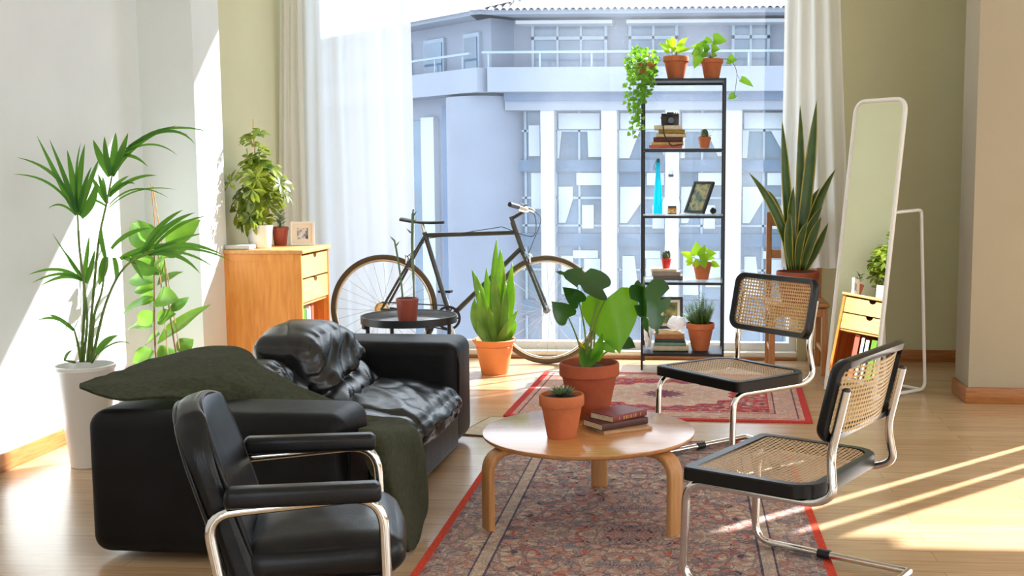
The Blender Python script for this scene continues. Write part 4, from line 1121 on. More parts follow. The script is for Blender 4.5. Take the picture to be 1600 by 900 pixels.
# ---------------------------------------------------------------- small succulent on the table
SL_ = V((-.418, 3.745, .300))
suc = potted('potted_succulent', 'small terracotta pot with a rosette succulent at the front of the coffee table', 'plant', SL_, .150, .077, .050, MT['terracotta'], .26, .10, soilz=.138)
mb = MB()
for ring, (nl, L, el, w) in enumerate(((11, .052, 18, .016), (9, .044, 38, .015), (7, .034, 58, .012), (4, .024, 76, .009))):
    for k in range(nl):
        a = 2 * pi * k / nl + ring * .4; e = radians(el + rnd.uniform(-6, 6))
        d = V((cos(a) * cos(e), sin(a) * cos(e), sin(e)))
        b = V((0, 0, .146)) + V((cos(a), sin(a), 0)) * .006
        leaf(mb, b, d, V((0, 0, 1)), L, w, 'lance', -.25, .5, 7, 2)
        leaf(mb, b - V((0, 0, .002)), d, V((0, 0, 1)), L, w * .96, 'lance', -.25, .2, 7, 2)
mb.build('rosette', LM['succulent'], suc, angle=180)

# ---------------------------------------------------------------- strap-leaved plants
def strap(mbs, base, ctrl, tip, w, nrm, edge=True, fold=.3):
    pts = bez(base, ctrl, tip, 12)
    prof = lambda t: (.55 + .45 * min(1, t / .35)) * (1 - max(0, (t - .55) / .45) ** 1.8) * .98 + .02
    N = len(pts); rows = []
    for i, p in enumerate(pts):
        t = i / (N - 1); a = pts[max(0, i - 1)]; b = pts[min(N - 1, i + 1)]
        x, y, z = frame_from(b - a, V(nrm)); k = prof(t) * w / 2
        rows.append([p + x * k * s + z * k * fold * abs(s) ** 1.5 + z * .0 for s in (-1, -.80, -.4, 0, .4, .80, 1)])
    g = mbs.sheet(rows)
    if edge:
        for f in mbs.bm.faces:
            pass
    return g
def strapleaf(parent, base, ctrl, tip, w, nrm, mats, fold=.3):
    mb = MB(); g = strap(mb, base, ctrl, tip, w, nrm, fold=fold)
    if len(mats) > 1:
        out = {v for row in g for v in (row[0], row[-1])}
        for f in mb.bm.faces: f.material_index = 1 if any(v in out for v in f.verts) else 0
    o = mb.build('leaf', list(mats), parent, angle=180); s = o.modifiers.new('t', 'SOLIDIFY'); s.thickness = .0025; return o

# bird-nest snake plant in an orange pot on the floor
OL = V((-1.141, 6.602, 0))
prof = [(.001, 0), (.075, 0), (.080, .006), (.108, .15), (.112, .165), (.108, .17), (.128, .195), (.132, .205), (.128, .21), (.118, .208), (.112, .18), (.001, .18)]
bn = potted('potted_snake_plant', 'pale leaved snake plant in an orange pot on the floor before the bicycle', 'plant', OL, .21, .125, .08, MT['terracotta_orange'], soilz=.187, profile=prof)
def op(px, py, dy=0.0): return PY(px, py, 6.6 + dy) - OL
for bx, cx_, tx, w, dy in (
    ((772, 535), (770, 450), (776, 372), .050, .02), ((778, 535), (785, 450), (782, 388), .072, 0), ((765, 537), (756, 470), (737, 421), .062, .0), ((768, 532), (762, 470), (760, 418), .05, .05),
    ((782, 535), (800, 460), (800, 410), .05, .03), ((786, 537), (800, 480), (803, 440), .05, -.02), ((774, 538), (752, 500), (748, 452), .066, -.04), ((770, 538), (735, 510), (742, 465), .06, -.02),
    ((778, 538), (785, 520), (810, 484), .052, -.06), ((775, 540), (768, 500), (764, 478), .05, -.08), ((780, 538), (776, 470), (772, 430), .06, -.03), ((784, 538), (792, 500), (790, 440), .055, -.05),
    ((770, 538), (748, 525), (746, 500), .05, -.08), ((786, 536), (805, 520), (806, 500), .04, .0)):
    strapleaf(bn, op(*bx, dy * .5), op(*cx_, dy), op(*tx, dy), w, (rnd.uniform(-.4, .4), -1, .1), (LM['snake_pale'],), .35)

# tall sansevieria on the wooden chair
VL = V((.672, 6.72, .437))
vs_ = potted('potted_sansevieria', 'tall sansevieria with yellow leaf edges in a terracotta pot on the wooden chair', 'plant', VL, .185, .128, .092, MT['terracotta_dark'], .22, .06, soilz=.172)
def vp(px, py, dy=0.0): return PY(px, py, 6.72 + dy) - VL
for b, c, t, w, dy in (
    ((1246, 418), (1262, 300), (1276, 155), .072, .03), ((1242, 418), (1255, 270), (1250, 162), .05, .06), ((1236, 418), (1230, 300), (1222, 186), .056, .02),
    ((1238, 420), (1225, 330), (1170, 268), .058, -.03), ((1232, 420), (1222, 320), (1200, 296), .042, .0), ((1252, 420), (1262, 330), (1306, 262), .062, .0),
    ((1240, 420), (1232, 340), (1240, 290), .06, -.05), ((1250, 420), (1258, 360), (1285, 320), .062, -.05), ((1254, 420), (1268, 370), (1283, 338), .056, -.07),
    ((1258, 420), (1275, 390), (1294, 346), .05, -.04), ((1245, 420), (1250, 330), (1281, 292), .05, .03), ((1246, 420), (1246, 370), (1262, 345), .05, -.08), ((1237, 420), (1228, 370), (1235, 330), .05, -.07)):
    strapleaf(vs_, vp(*b, dy * .4), vp(*c, dy), vp(*t, dy), w, (rnd.uniform(-.5, .5), -1, .1), (LM['snake'], LM['snake_edge']), .3)

# ---------------------------------------------------------------- palm in the white planter
PL = V((-2.448, 4.39, 0))
prof = [(.001, 0), (.068, 0), (.072, .004), (.112, .40), (.116, .405), (.116, .42), (.110, .42), (.106, .35), (.001, .35)]
palm = potted('potted_palm', 'tall fan leaved palm in a white planter against the left wall', 'plant', PL, .42, .105, .068, MT['white_ceramic'], soilz=.352, profile=prof)
def zp(zx, zy, dy=0.0): return PY(10 + zx / 2.25, 180 + zy / 2.25, 4.39 + dy) - PL
ZS = 1 / 2.25 / (1750 / 4.39)
fr_A = [((248, 350), (215, 290), (105, 68), 24), ((248, 345), (225, 250), (150, 82), 26), ((242, 325), (190, 180), (36, 148), 16), ((240, 335), (165, 205), (22, 208), 12), ((246, 330), (238, 220), (213, 120), 30),
        ((250, 330), (256, 210), (276, 100), 30), ((252, 340), (236, 200), (262, 95), 14), ((258, 350), (290, 250), (327, 150), 30), ((262, 358), (312, 310), (318, 230), 40), ((245, 352), (190, 290), (145, 330), 10), ((255, 340), (270, 250), (300, 180), 22)]
fr_B = [((366, 215), (330, 150), (305, 85), 38), ((368, 212), (350, 140), (345, 74), 34), ((370, 210), (382, 130), (384, 58), 34), ((372, 212), (410, 130), (428, 62), 36), ((376, 215), (440, 80), (600, 36), 28), ((400, 150), (520, 0), (725, 62), 16),
        ((420, 120), (590, 0), (665, 104), 16), ((420, 130), (520, 70), (602, 142), 10), ((400, 145), (450, 130), (498, 182), 16), ((430, 110), (540, 30), (640, 70), 14),
        ((355, 310), (320, 250), (298, 215), 24), ((355, 310), (335, 240), (322, 205), 22), ((352, 300), (345, 240), (338, 215), 20), ((360, 285), (380, 240), (432, 212), 22), ((362, 288), (440, 205), (530, 212), 20), ((366, 275), (420, 222), (452, 242), 18),
        ((362, 315), (450, 215), (572, 292), 9), ((362, 325), (450, 235), (600, 262), 8), ((352, 320), (310, 290), (285, 300), 12)]
fr_C = [((370, 470), (420, 405), (512, 396), 24), ((400, 505), (470, 465), (602, 448), 26), ((478, 485), (530, 380), (622, 332), 30), ((490, 478), (560, 375), (664, 342), 28), ((520, 462), (600, 370), (706, 354), 18), ((500, 490), (620, 420), (762, 492), 24),
        ((520, 486), (650, 440), (796, 515), 14), ((500, 492), (610, 465), (682, 558), 20), ((530, 482), (640, 465), (738, 542), 12), ((440, 505), (460, 530), (482, 582), 28), ((440, 500), (520, 465), (592, 504), 24), ((350, 500), (345, 550), (325, 600), 46), ((380, 500), (400, 560), (380, 580), 30), ((410, 500), (480, 520), (560, 560), 22), ((520, 470), (620, 430), (690, 415), 16)]
fr_D = [((270, 578), (230, 520), (205, 478), 18), ((270, 572), (215, 500), (160, 412), 9), ((265, 577), (190, 515), (74, 562), 16), ((266, 580), (200, 530), (86, 592), 15), ((268, 582), (210, 545), (120, 600), 18), ((275, 580), (282, 500), (292, 420), 20), ((280, 590), (300, 540), (312, 470), 24)]
fr_E = [((240, 757), (180, 690), (104, 724), 15), ((238, 757), (190, 710), (148, 700), 18)]
fr_F = [((318, 840), (345, 785), (394, 774), 30), ((330, 832), (390, 780), (436, 804), 8)]
fr_G = [((205, 862), (212, 835), (234, 825), 14)]
for stem, lf, dd in (([(262, 868), (275, 640), (256, 460), (250, 345)], fr_A, -.02), ([(285, 868), (305, 640), (325, 440), (352, 310), (372, 210)], fr_B, .38), ([(300, 868), (350, 660), (420, 530), (520, 478)], fr_C, .16), ([(270, 868), (284, 720), (272, 578)], fr_D, .03), ([(262, 866), (250, 800), (239, 757)], fr_E, -.1), ([(300, 868), (318, 840)], fr_F, -.06), ([(240, 868), (205, 862)], fr_G, -.09), ([(295, 868), (310, 700), (335, 620), (350, 505)], [((350, 505), (330, 540), (340, 590), 30), ((350, 505), (330, 430), (335, 395), 24)], .05)):
    mb = MB()
    sp = crom([zp(x, y, dd * i / (len(stem) - 1)) for i, (x, y) in enumerate(stem)], 6)
    mb.tube(sp, [.0065, .0035], 8)
    fo = mb.build('frond_stem', MT['stem'], palm, angle=180)
    mb = MB()
    for b, c, t, w in lf:
        j = rnd.uniform(-.05, .05)
        blade(mb, bez(zp(*b, dd), zp(*c, dd + j * .6), zp(*t, dd + j), 10), w * ZS * .82, (rnd.uniform(-.3, .3), -1, .25), prof=lambda t: sin(pi * min(1, .2 + .8 * t)) ** .8, fold=.3)
    mb.build('frond', LM['palm'], fo, angle=180)

# ---------------------------------------------------------------- broad leaved plant behind it
FL = V((-2.43, 5.16, 0))
fic = potted('potted_rubber_plant', 'broad bright green leaved plant tied to thin stakes behind the palm and sofa', 'plant', FL, .24, .14, .10, MT['white_plastic'], .12, .04)
def fp(zx, zy, dy=0.0): return PY(10 + zx / 2.25, 180 + zy / 2.25, 5.16 + dy) - FL
mb = MB(); mb.tube([V((-.03, 0, .22)), fp(509, 240)], .0035, 6); mb.build('stake', MT['cane_stake'], fic)
mb = MB(); mb.tube([V((.03, .02, .22)), fp(515, 250, .03)], .003, 6); mb.build('stake', MT['cane_stake'], fic)
mb = MB(); mb.tube(crom([V((-.02, 0, .22)), fp(528, 860), fp(520, 620), fp(520, 450)], 6), [.006, .003], 8); mb.build('stem', MT['bark'], fic)
mb = MB(); mb.tube(crom([V((.04, 0, .22)), fp(595, 825), fp(565, 620), fp(556, 510)], 6), [.006, .003], 8); mb.build('stem', MT['bark'], fic)
ZF = 1 / 2.25 / (1750 / 5.2)
for (b, t, w) in (((520, 480), (428, 362), 70), ((515, 450), (468, 372), 50), ((560, 455), (668, 368), 62), ((545, 440), (600, 362), 44), ((520, 545), (420, 455), 55), ((515, 590), (420, 555), 60), ((520, 560), (450, 500), 50), ((520, 640), (402, 682), 52), ((520, 655), (582, 632), 70),
                  ((520, 650), (455, 640), 50), ((570, 690), (645, 640), 26), ((530, 805), (694, 662), 64), ((515, 745), (402, 718), 40), ((530, 725), (575, 690), 50), ((520, 830), (440, 864), 50), ((530, 852), (585, 812), 50), ((600, 830), (655, 786), 44), ((520, 612), (438, 600), 46), ((530, 600), (610, 545), 60), ((525, 520), (600, 470), 56), ((520, 690), (455, 740), 44), ((540, 770), (480, 800), 44), ((555, 560), (505, 500), 50), ((560, 500), (640, 440), 50)):
    d = rnd.uniform(-.08, .08); B_, T_ = fp(*b, d * .2), fp(*t, d)
    mb = MB(); leaf(mb, B_, T_ - B_, V((rnd.uniform(-.9, .9), -.7, rnd.uniform(.2, 1.0))), (T_ - B_).length * 1.08, w * ZF * 1.35, 'ovate', rnd.uniform(.1, .9), .3, 10, 3, None, .05); mb.build('leaf', LM['ficus'], fic, angle=180)

# ---------------------------------------------------------------- schefflera on the dresser
HL = V((-2.335, 6.03, .79))
prof = [(.001, 0), (.055, 0), (.058, .004), (.070, .118), (.071, .125), (.066, .125), (.062, .10), (.001, .10)]
sch = potted('potted_schefflera', 'bushy variegated schefflera in a white pot on the pine chest', 'plant', HL, .125, .066, .055, MT['white_ceramic'], soilz=.102, profile=prof)
mb = MB(); mb.tube([V((0, 0, .1)), V((-.018, 0, .70))], .0035, 6); mb.build('stake', MT['cane_stake'], sch)
mb = MB()
for k in range(5):
    a = k * 1.3; mb.tube(crom([V((.01 * cos(a), .01 * sin(a), .1)), V((.04 * cos(a), .04 * sin(a), .26)), V((.06 * cos(a), .05 * sin(a), .45 + .03 * k))], 5), [.005, .003], 6)
mb.build('stem', MT['stem'], sch)
mb = MB(); r = random.Random(12)
def whorl(mbx, c, ax, L, nl, w, rr):
    x, y, z = frame_from(ax, V((rr.uniform(-1, 1), rr.uniform(-1, 1), .3)))
    for k in range(nl):
        a = 2 * pi * k / nl + rr.random(); el = .35
        d = (x * cos(a) + z * sin(a)) * cos(el) + y * sin(el) * .6
        leaf(mbx, c, d, y, L * rr.uniform(.8, 1.15), w, 'obovate', .5, .2, 6, 1)
n = 0
while n < 66:
    p = V((r.uniform(-1, 1), r.uniform(-1, 1), r.uniform(-1, 1)))
    if p.length > 1 or p.length < .45: continue
    q = V((p.x * .165, p.y * .15, .31 + p.z * .20))
    if q.z > .42: q.x *= .7; q.y *= .7
    ax = (V((p.x, p.y - .35, p.z * .5 + .55))).normalized()
    whorl(mb, q, ax, .080, 7, .026, r); n += 1
for k in range(9):
    a = k * .7; whorl(mb, V((-.01 + .05 * cos(a), .04 * sin(a), .53 + .012 * k)), V((cos(a) * .5, sin(a) * .5 - .2, 1)), .055, 7, .026, r)
mb.build('foliage', LM['scheff'], sch, angle=180)

# small terracotta pot behind the frame on the chest
q = potted('potted_cutting', 'small red clay pot with a grey green cutting beside the schefflera', 'plant', V((-2.30, 6.245, .79)), .105, .048, .034, MT['plastic_red'], .18, .06)
mb = MB(); r = random.Random(5)
mb.tube([V((0, 0, .09)), V((.004, 0, .16))], .006, 6)
for k in range(12):
    a = k * 2.4; leaf(mb, V((0, 0, .11 + .006 * k)), V((cos(a), sin(a), .9)), V((0, 0, 1)), .05, .024, 'obovate', .3, .3, 6, 1)
mb.build('foliage', LM['succulent'], q, angle=180)

# stem cactus cuttings in a plastic pot on the tray table
TL = V((-1.345, 5.33, .494))
q = potted('potted_stem_plant', 'red brown plastic pot with two tall thin succulent stems on the black tray table', 'plant', TL, .118, .055, .044, MT['plastic_red'], .10, .03, soilz=.108)
def tp(px, py): return PY(px, py, 5.33) - TL
mb = MB(); mb.tube(crom([tp(647, 470), tp(646, 430), tp(644, 380), tp(645, 330), tp(646, 322)], 8), [.007] * 8 + [.010] * 9 + [.011] * 8 + [.006] * 8, 7, flat=.6); mb.build('stem', leafmat('succulent_stem', s2l(72, 104, 66), s2l(120, 146, 104), .1), q, angle=180)
mb = MB(); mb.tube(crom([tp(630, 470), tp(626, 430), tp(620, 390), tp(616, 370)], 8), [.0045] * 25, 7); mb.build('stem', bpy.data.materials['succulent_stem'], q, angle=180)
mb = MB()
for (x, y, s) in ((644, 345, 1), (643, 360, -1), (645, 333, 1), (646, 400, -1), (617, 372, -1), (618, 380, 1)):
    leaf(mb, tp(x, y), V((s * .6, -.3, .7)), V((0, -1, .3)), .035, .009, 'lance', .2, .1, 5, 1)
mb.build('foliage', bpy.data.materials['succulent_stem'], q, angle=180)
# ================================================================ books
def bookmesh(name, label, O, u, v, L, Wd, T, col, pages=s2l(214, 200, 168), group=None, lines=0, spine=True, nametag='book', cat='book'):
    """O corner on the lower front left, u along the spine, v from the spine towards the page edges"""
    O = V(O); u = V((u[0], u[1], 0)).normalized(); v = V((v[0], v[1], 0)); v = (v - u * v.dot(u)).normalized()
    ang = atan2(u.y, u.x); flip = 1 if u.cross(v).z > 0 else -1
    t = thing(nametag, label, cat, O, ang, group)
    c = plain(nametag + '_cover', col, .55, var=.15, scale=30) if isinstance(col, tuple) else col
    k = min(.0025, T * .18); s = flip
    def bb(mb, x0, x1, y0, y1, z0, z1, **kw):
        y0, y1 = sorted((y0 * s, y1 * s)); mb.bb((x0, y0, z0), (x1, y1, z1), **kw)
    mb = MB(); bb(mb, 0, L, .0, Wd, 0, k); bb(mb, 0, L, .0, Wd, T - k, T)
    if spine:
        n = 7; rows = []
        for i in range(n):
            a = -pi / 2 + pi * i / (n - 1); rows.append([(0, s * -.35 * T * .35 * cos(a), T / 2 + T / 2 * sin(a)), (L, s * -.35 * T * .35 * cos(a), T / 2 + T / 2 * sin(a))])
        mb.sheet(rows)
    mb.build('cover', c, t, angle=30)
    mb = MB(); bb(mb, .003, L - .003, .001, Wd - .004, k, T - k); mb.build('pages', plain('page_edges', pages, .8, var=.12, scale=150), t, smooth=False)
    if lines:
        mb = MB()
        for x0, x1 in lines: bb(mb, L * x0, L * x1, -.129 * T, -.115 * T, T * .25, T * .75)
        mb.build('spine_bands', plain('gilt', s2l(176, 130, 80), .4), t, smooth=False)
    return t
# three on the coffee table
zt = .3005
A, B_, C_ = PZ(944, 680, zt), PZ(1019, 671, zt), PZ(911, 662, zt)
bookmesh('book', 'thin pale tan book at the bottom of the stack on the coffee table', A, B_ - A, C_ - A, (B_ - A).length, .125, .011, s2l(180, 142, 104))
A, B_, C_ = PZ(940, 674, zt + .0112), PZ(1012, 662, zt + .0112), PZ(914, 660, zt + .0112)
bookmesh('book', 'dark brown leather book in the middle of the stack on the coffee table', A, B_ - A, C_ - A, (B_ - A).length, .118, .024, s2l(78, 44, 36))
A, B_, C_ = PZ(957, 661, zt + .0354), PZ(1009, 649.5, zt + .0354), PZ(925, 655, zt + .0354)
bookmesh('book', 'oxblood red book with gilt spine topping the coffee table stack', A, B_ - A, C_ - A, (B_ - A).length * 1.02, .115, .023, s2l(120, 50, 48), lines=((.18, .2), (.3, .34), (.37, .42), (.45, .47), (.5, .55), (.58, .6), (.63, .68), (.8, .82)))

# ================================================================ tall open shelf
SHX0, SHX1, SHY0, SHY1 = -.266, .236, 6.70, 7.05
SZs = (1.755, 1.343, .945, .545, .112)
sh = thing('open_shelf', 'tall black metal shelf with glass shelves standing before the window', 'shelf', ((SHX0 + SHX1) / 2, (SHY0 + SHY1) / 2, 0.0085))
MT['shelf_glass'] = plain('shelf_glass', (.75, .85, .83), .05)
b = MT['shelf_glass'].node_tree.nodes['Principled BSDF']; b.inputs['Alpha'].default_value = .45
hx, hy = (SHX1 - SHX0) / 2, (SHY1 - SHY0) / 2
for sx in (-1, 1):
    for sy in (-1, 1):
        mb = MB(); mb.box((sx * (hx - .0065), sy * (hy - .0065), 1.755 / 2 - .004), (.013, .013, 1.747), bevel=.002, seg=1); mb.build('post', MT['black_metal'], sh, smooth=False)
for i, z in enumerate(SZs):
    z -= .0085
    f = MB()
    for sy in (-1, 1): f.box((0, sy * (hy - .0065), z - .008), (2 * hx - .026, .013, .015))
    for sx in (-1, 1): f.box((sx * (hx - .0065), 0, z - .008), (.013, 2 * hy - .026, .015))
    fo = f.build('shelf_frame', MT['black_metal'], sh, smooth=False)
    mb = MB(); mb.box((0, 0, z - .002), (2 * hx - .03, 2 * hy - .03, .005)); mb.build('shelf_board', MT['black_metal'] if i in (0, 4) else MT['shelf_glass'], fo, smooth=False)
def sp_(px, py, y=6.86): return PY(px, py, y)
def stack(specs, z, y, group=None):
    """specs: (px left, px right, thickness, colour, label)"""
    for x0, x1, T, col, label, dy in specs:
        a, b_ = PY(x0, 230, y + dy).x, PY(x1, 230, y + dy).x
        bookmesh('book', label, (a, y + dy, z), (1, rnd.uniform(-.05, .05), 0), (0, 1, 0), b_ - a, .15, T, col, group=group)
        z += T + .0004
    return z
# second shelf: six books with a camera on top, cactus pot
z = stack(((1014, 1066, .016, s2l(196, 88, 64), 'flat coral red book, lowest in the stack under the camera', 0), (1018, 1068, .020, s2l(196, 160, 96), 'ochre book second from the bottom under the camera', .005), (1021, 1067, .027, s2l(84, 36, 34), 'dark maroon book in the middle of the stack under the camera', .0),
           (1025, 1072, .022, s2l(206, 190, 152), 'pale cream book directly above the maroon book', .01), (1029, 1070, .022, s2l(140, 112, 44), 'olive mustard book near the top of the camera stack', .0), (1022, 1066, .026, s2l(206, 198, 176), 'thick pale book on top of the stack under the camera', .01)), 1.3485, 6.78)
cp = PY(1047, 193, 6.82)
cm = thing('film_camera', 'old black film camera sitting on the book stack on the shelf', 'camera', (cp.x, 6.84, z + .0005))
mb = MB(); mb.bb((-.054, -.02, 0), (.054, .02, .058), bevel=.006); mb.build('body', plain('camera_leatherette', (.03, .03, .032), .55, var=.4, scale=200), cm)
mb = MB(); mb.bb((-.054, -.019, .0585), (.054, .019, .071), bevel=.003); mb.bb((-.02, -.017, .0705), (.022, .017, .079), bevel=.003); mb.build('top_plate', MT['black_metal'], cm)
rx90 = Matrix.Rotation(radians(90), 3, 'X')
mb = MB(); mb.lathe([(.001, .018), (.024, .018), (.024, .034), (.020, .036), (.018, .032), (.001, .032)], 24, (.006, 0, .030), rx90, cap=False); mb.build('lens', plain('lens_black', (.015, .015, .02), .15), cm)
mb = MB(); mb.lathe([(.009, 0), (.009, .008), (.001, .008)], 14, (.036, 0, .071), cap=False); mb.lathe([(.007, 0), (.007, .006), (.001, .006)], 14, (-.038, 0, .071), cap=False); mb.build('dial', MT['chrome'], cm)
lz = lambda zz: zz - (z + .0005)
mb = MB(); sx0 = -.040
mb.tube(crom([(-.054, -.021, .05), (-.046, -.024, .02), (-.040, -.087, lz(z - .01)), (-.034, -.093, lz(1.43)), (-.012, -.10, lz(1.39)), (.012, -.093, lz(1.362)), (.05, -.088, lz(1.366)), (.075, -.08, lz(1.37))], 6), .0045, 6, flat=.35, up=(0, 1, 0)); mb.build('strap', plain('strap_leather', s2l(58, 40, 28), .7), cm)
def cactus_ball(mb, c, r, sz, ribs=10):
    rows = []
    for i in range(9):
        t = pi * i / 8; row = []
        for k in range(ribs * 2 + 1):
            a = 2 * pi * k / (ribs * 2); rr = r * sin(t) * (1 if k % 2 == 0 else .82) + .0004
            row.append((c[0] + rr * cos(a), c[1] + rr * sin(a), c[2] + sz * -cos(t)))
        rows.append(row)
    mb.sheet(rows)
p = PY(1101, 231, 6.86)
q = potted('potted_cactus', 'small clay pot with a round cactus on the shelf beside the camera stack', 'plant', (p.x, 6.86, 1.3485), .068, .039, .026, MT['terracotta'], .26, .10)
mb = MB(); cactus_ball(mb, (0, 0, .085), .022, .030); mb.build('cactus', LM['cactus'], q, angle=180)
mb = MB()
for k in range(7):
    a = k * 2.2; leaf(mb, (.012 * cos(a), .012 * sin(a), .06), (cos(a), sin(a), .7), (0, 0, 1), .05, .018, 'lance', .3, .3, 6, 1)
leaf(mb, (.01, 0, .07), (.8, -.1, .6), (0, -.3, 1), .085, .01, 'lance', -.1, .2, 6, 1)
mb.build('foliage', LM['succulent'], q, angle=180)
# third shelf
def colglass(name, tint, refl=.1, tr=.75):
    m, nt, b_ = M(name)
    t = nd(nt, 'ShaderNodeBsdfTransparent'); t.inputs['Color'].default_value = c4(tint)
    tl = nd(nt, 'ShaderNodeBsdfTranslucent'); tl.inputs['Color'].default_value = c4(tint)
    b_.inputs['Base Color'].default_value = c4(tint); b_.inputs['Roughness'].default_value = .06
    k = nd(nt, 'ShaderNodeMixShader', _Fac=.45); lk(nt, b_.outputs[0], k.inputs[1]); lk(nt, tl.outputs[0], k.inputs[2])
    mx = nd(nt, 'ShaderNodeMixShader', _Fac=tr); lk(nt, k.outputs[0], mx.inputs[1]); lk(nt, t.outputs[0], mx.inputs[2])
    lk(nt, mx.outputs[0], nt.nodes['Material Output'].inputs['Surface']); return m
BG = colglass('blue_bottle_glass', (.01, .70, .82), tr=.45); CG = colglass('clear_bottle_glass', (.93, .95, .97), tr=.72)
p = PY(1028, 336, 6.86)
bo_ = thing('blue_bottle', 'tall turquoise glass bottle with a clip stopper on the shelf', 'bottle', (p.x, 6.86, .9505))
mb = MB(); mb.lathe([(.001, 0), (.027, 0), (.029, .006), (.027, .07), (.022, .15), (.016, .22), (.012, .265), (.012, .30), (.014, .302), (.014, .312), (.001, .312)], 24, cap=False); mb.build('bottle_body', BG, bo_, angle=50)
mb = MB(); mb.lathe([(.001, .312), (.010, .312), (.012, .322), (.009, .335), (.001, .337)], 16, cap=False); mb.build('stopper', plain('stopper_dark', (.02, .08, .10), .4), bo_)
mb = MB(); mb.tube(crom([(-.012, 0, .325), (-.020, 0, .30), (-.028, 0, .275), (-.020, 0, .265), (-.013, 0, .285)], 5), .0018, 6); mb.tube([(-.012, 0, .295), (.012, 0, .295)], .0018, 6); mb.build('wire_clip', MT['black_metal'], bo_)
p = PY(1047, 336, 6.88)
cb_ = thing('clear_bottle', 'clear glass bottle with a long neck and round belly on the shelf', 'bottle', (p.x + .004, 6.90, .9505))
mb = MB(); mb.lathe([(.001, 0), (.048, 0), (.054, .012), (.055, .05), (.048, .085), (.030, .11), (.018, .14), (.015, .20), (.015, .262), (.020, .266), (.020, .275), (.012, .275), (.012, .20), (.016, .14), (.028, .112), (.045, .084), (.051, .05), (.050, .014), (.044, .006), (.001, .006)], 28, cap=False); mb.build('bottle_body', CG, cb_, angle=60)
mb = MB(); mb.lathe([(.0165, .225), (.0165, .240)], 20, cap=False); mb.build('neck_label', plain('grey_label', s2l(120, 122, 126), .6), cb_)
p = PY(1050, 337, 6.78)
jr = thing('small_jar', 'small amber and cream jar in front of the clear bottle', 'jar', (p.x, 6.80, .9505))
mb = MB(); mb.lathe([(.001, 0), (.026, 0), (.027, .004), (.027, .038), (.024, .042), (.001, .042)], 20, cap=False); mb.build('jar_body', colglass('amber_glass', s2l(190, 120, 30), tr=.3), jr, angle=40)
mb = MB(); mb.lathe([(.0275, .008), (.0275, .034)], 20, cap=False)
mb.build('label', plain('jar_label', s2l(206, 176, 120), .7, var=.5, scale=70), jr)
mb = MB(); mb.lathe([(.026, .042), (.026, .050), (.001, .051)], 20, cap=False); mb.build('lid', MT['black_metal'], jr)
def framed(name, label, loc, rz, tilt, w, h, th, bar, fcol, mat_w, inner_mat, roll=0.0, strut=True):
    t = thing(name, label, 'picture frame', loc); t.rotation_euler = (-tilt, roll, rz)
    f = MB()
    o, i = [(-w/2, 0), (w/2, 0), (w/2, h), (-w/2, h)], [(-w/2+bar, bar), (w/2-bar, bar), (w/2-bar, h-bar), (-w/2+bar, h-bar)]
    for y, sgn in ((0, 1), (th, -1)):
        pass
    A = [f.vt((x, 0, z)) for x, z in o]; B2 = [f.vt((x, 0, z)) for x, z in i]; C2 = [f.vt((x, th * .5, z)) for x, z in i]; D2 = [f.vt((x, th, z)) for x, z in o]
    for k in range(4):
        j = (k + 1) % 4; f.face((A[k], A[j], B2[j], B2[k])); f.face((B2[k], B2[j], C2[j], C2[k])); f.face((A[k], D2[k], D2[j], A[j]))
    f.face(D2)
    f.build('frame', fcol, t, smooth=False)
    mb = MB(); mb.bb((-w/2 + bar, th * .42, bar), (w/2 - bar, th * .5, h - bar)); mb.build('mount', plain('mount_board', s2l(226, 220, 206), .7), t, smooth=False)
    mb = MB(); mb.bb((-w/2 + bar + mat_w, th * .38, bar + mat_w), (w/2 - bar - mat_w, th * .42, h - bar - mat_w)); mb.build('print', inner_mat, t, smooth=False)
    if strut:
        mb = MB(); d = .5 * h
        mb.tube([(0, th, h * .62), (0, th + d * tan(tilt + .25) , d * .05)], .006, 6); mb.build('strut', fcol, t)
    return t
def printmat(name, cols, scale=14.0, seed=0):
    m, nt, b_ = M(name); tc = nd(nt, 'ShaderNodeTexCoord'); mp_ = nd(nt, 'ShaderNodeMapping'); mp_.inputs['Location'].default_value = (seed, seed * 2, 0); lk(nt, tc.outputs['Object'], mp_.inputs['Vector'])
    n_ = nd(nt, 'ShaderNodeTexNoise', _Scale=scale, _Detail=3.0); lk(nt, mp_.outputs['Vector'], n_.inputs['Vector'])
    k = len(cols); r_ = ramp(nt, [(.3 + .4 * i / (k - 1), c) for i, c in enumerate(cols)]); lk(nt, n_.outputs['Fac'], r_.inputs['Fac']); lk(nt, r_.outputs['Color'], b_.inputs['Base Color']); b_.inputs['Roughness'].default_value = .15; return m
p = PY(1083, 336, 6.82)
FB = plain('frame_black', (.02, .02, .022), .4)
framed('picture_frame', 'black frame with a grey green print leaning back at an angle on the shelf', (p.x, 6.80, .961), radians(-42), radians(27), .155, .21, .018, .014, FB, .0, printmat('print_green_grey', [s2l(70, 84, 84), s2l(120, 132, 120), s2l(190, 180, 130), s2l(90, 110, 110)], 16, 2), strut=False)
p = PY(1114, 334, 6.86)
pc = MB(); r = random.Random(3)
pc.ball((0, 0, .017), .019, 1, .9, .9)
for k in range(26):
    a = k * 2.4; zz = .002 + .0012 * k; rr = .019 * sin(pi * min(.95, .15 + k / 30)) ; leaf(pc, (rr * cos(a) * .8, rr * sin(a) * .8, zz), (cos(a), sin(a), .9), (0, 0, 1), .014, .012, 'ovate', -.4, .3, 4, 1)
o = pc.build('pine_cone', plain('cone_dark', s2l(44, 58, 42), .8), loc=(p.x, 6.84, .9505)); tag(o, 'small dark round pine cone at the right end of the glass shelf', 'pine cone')
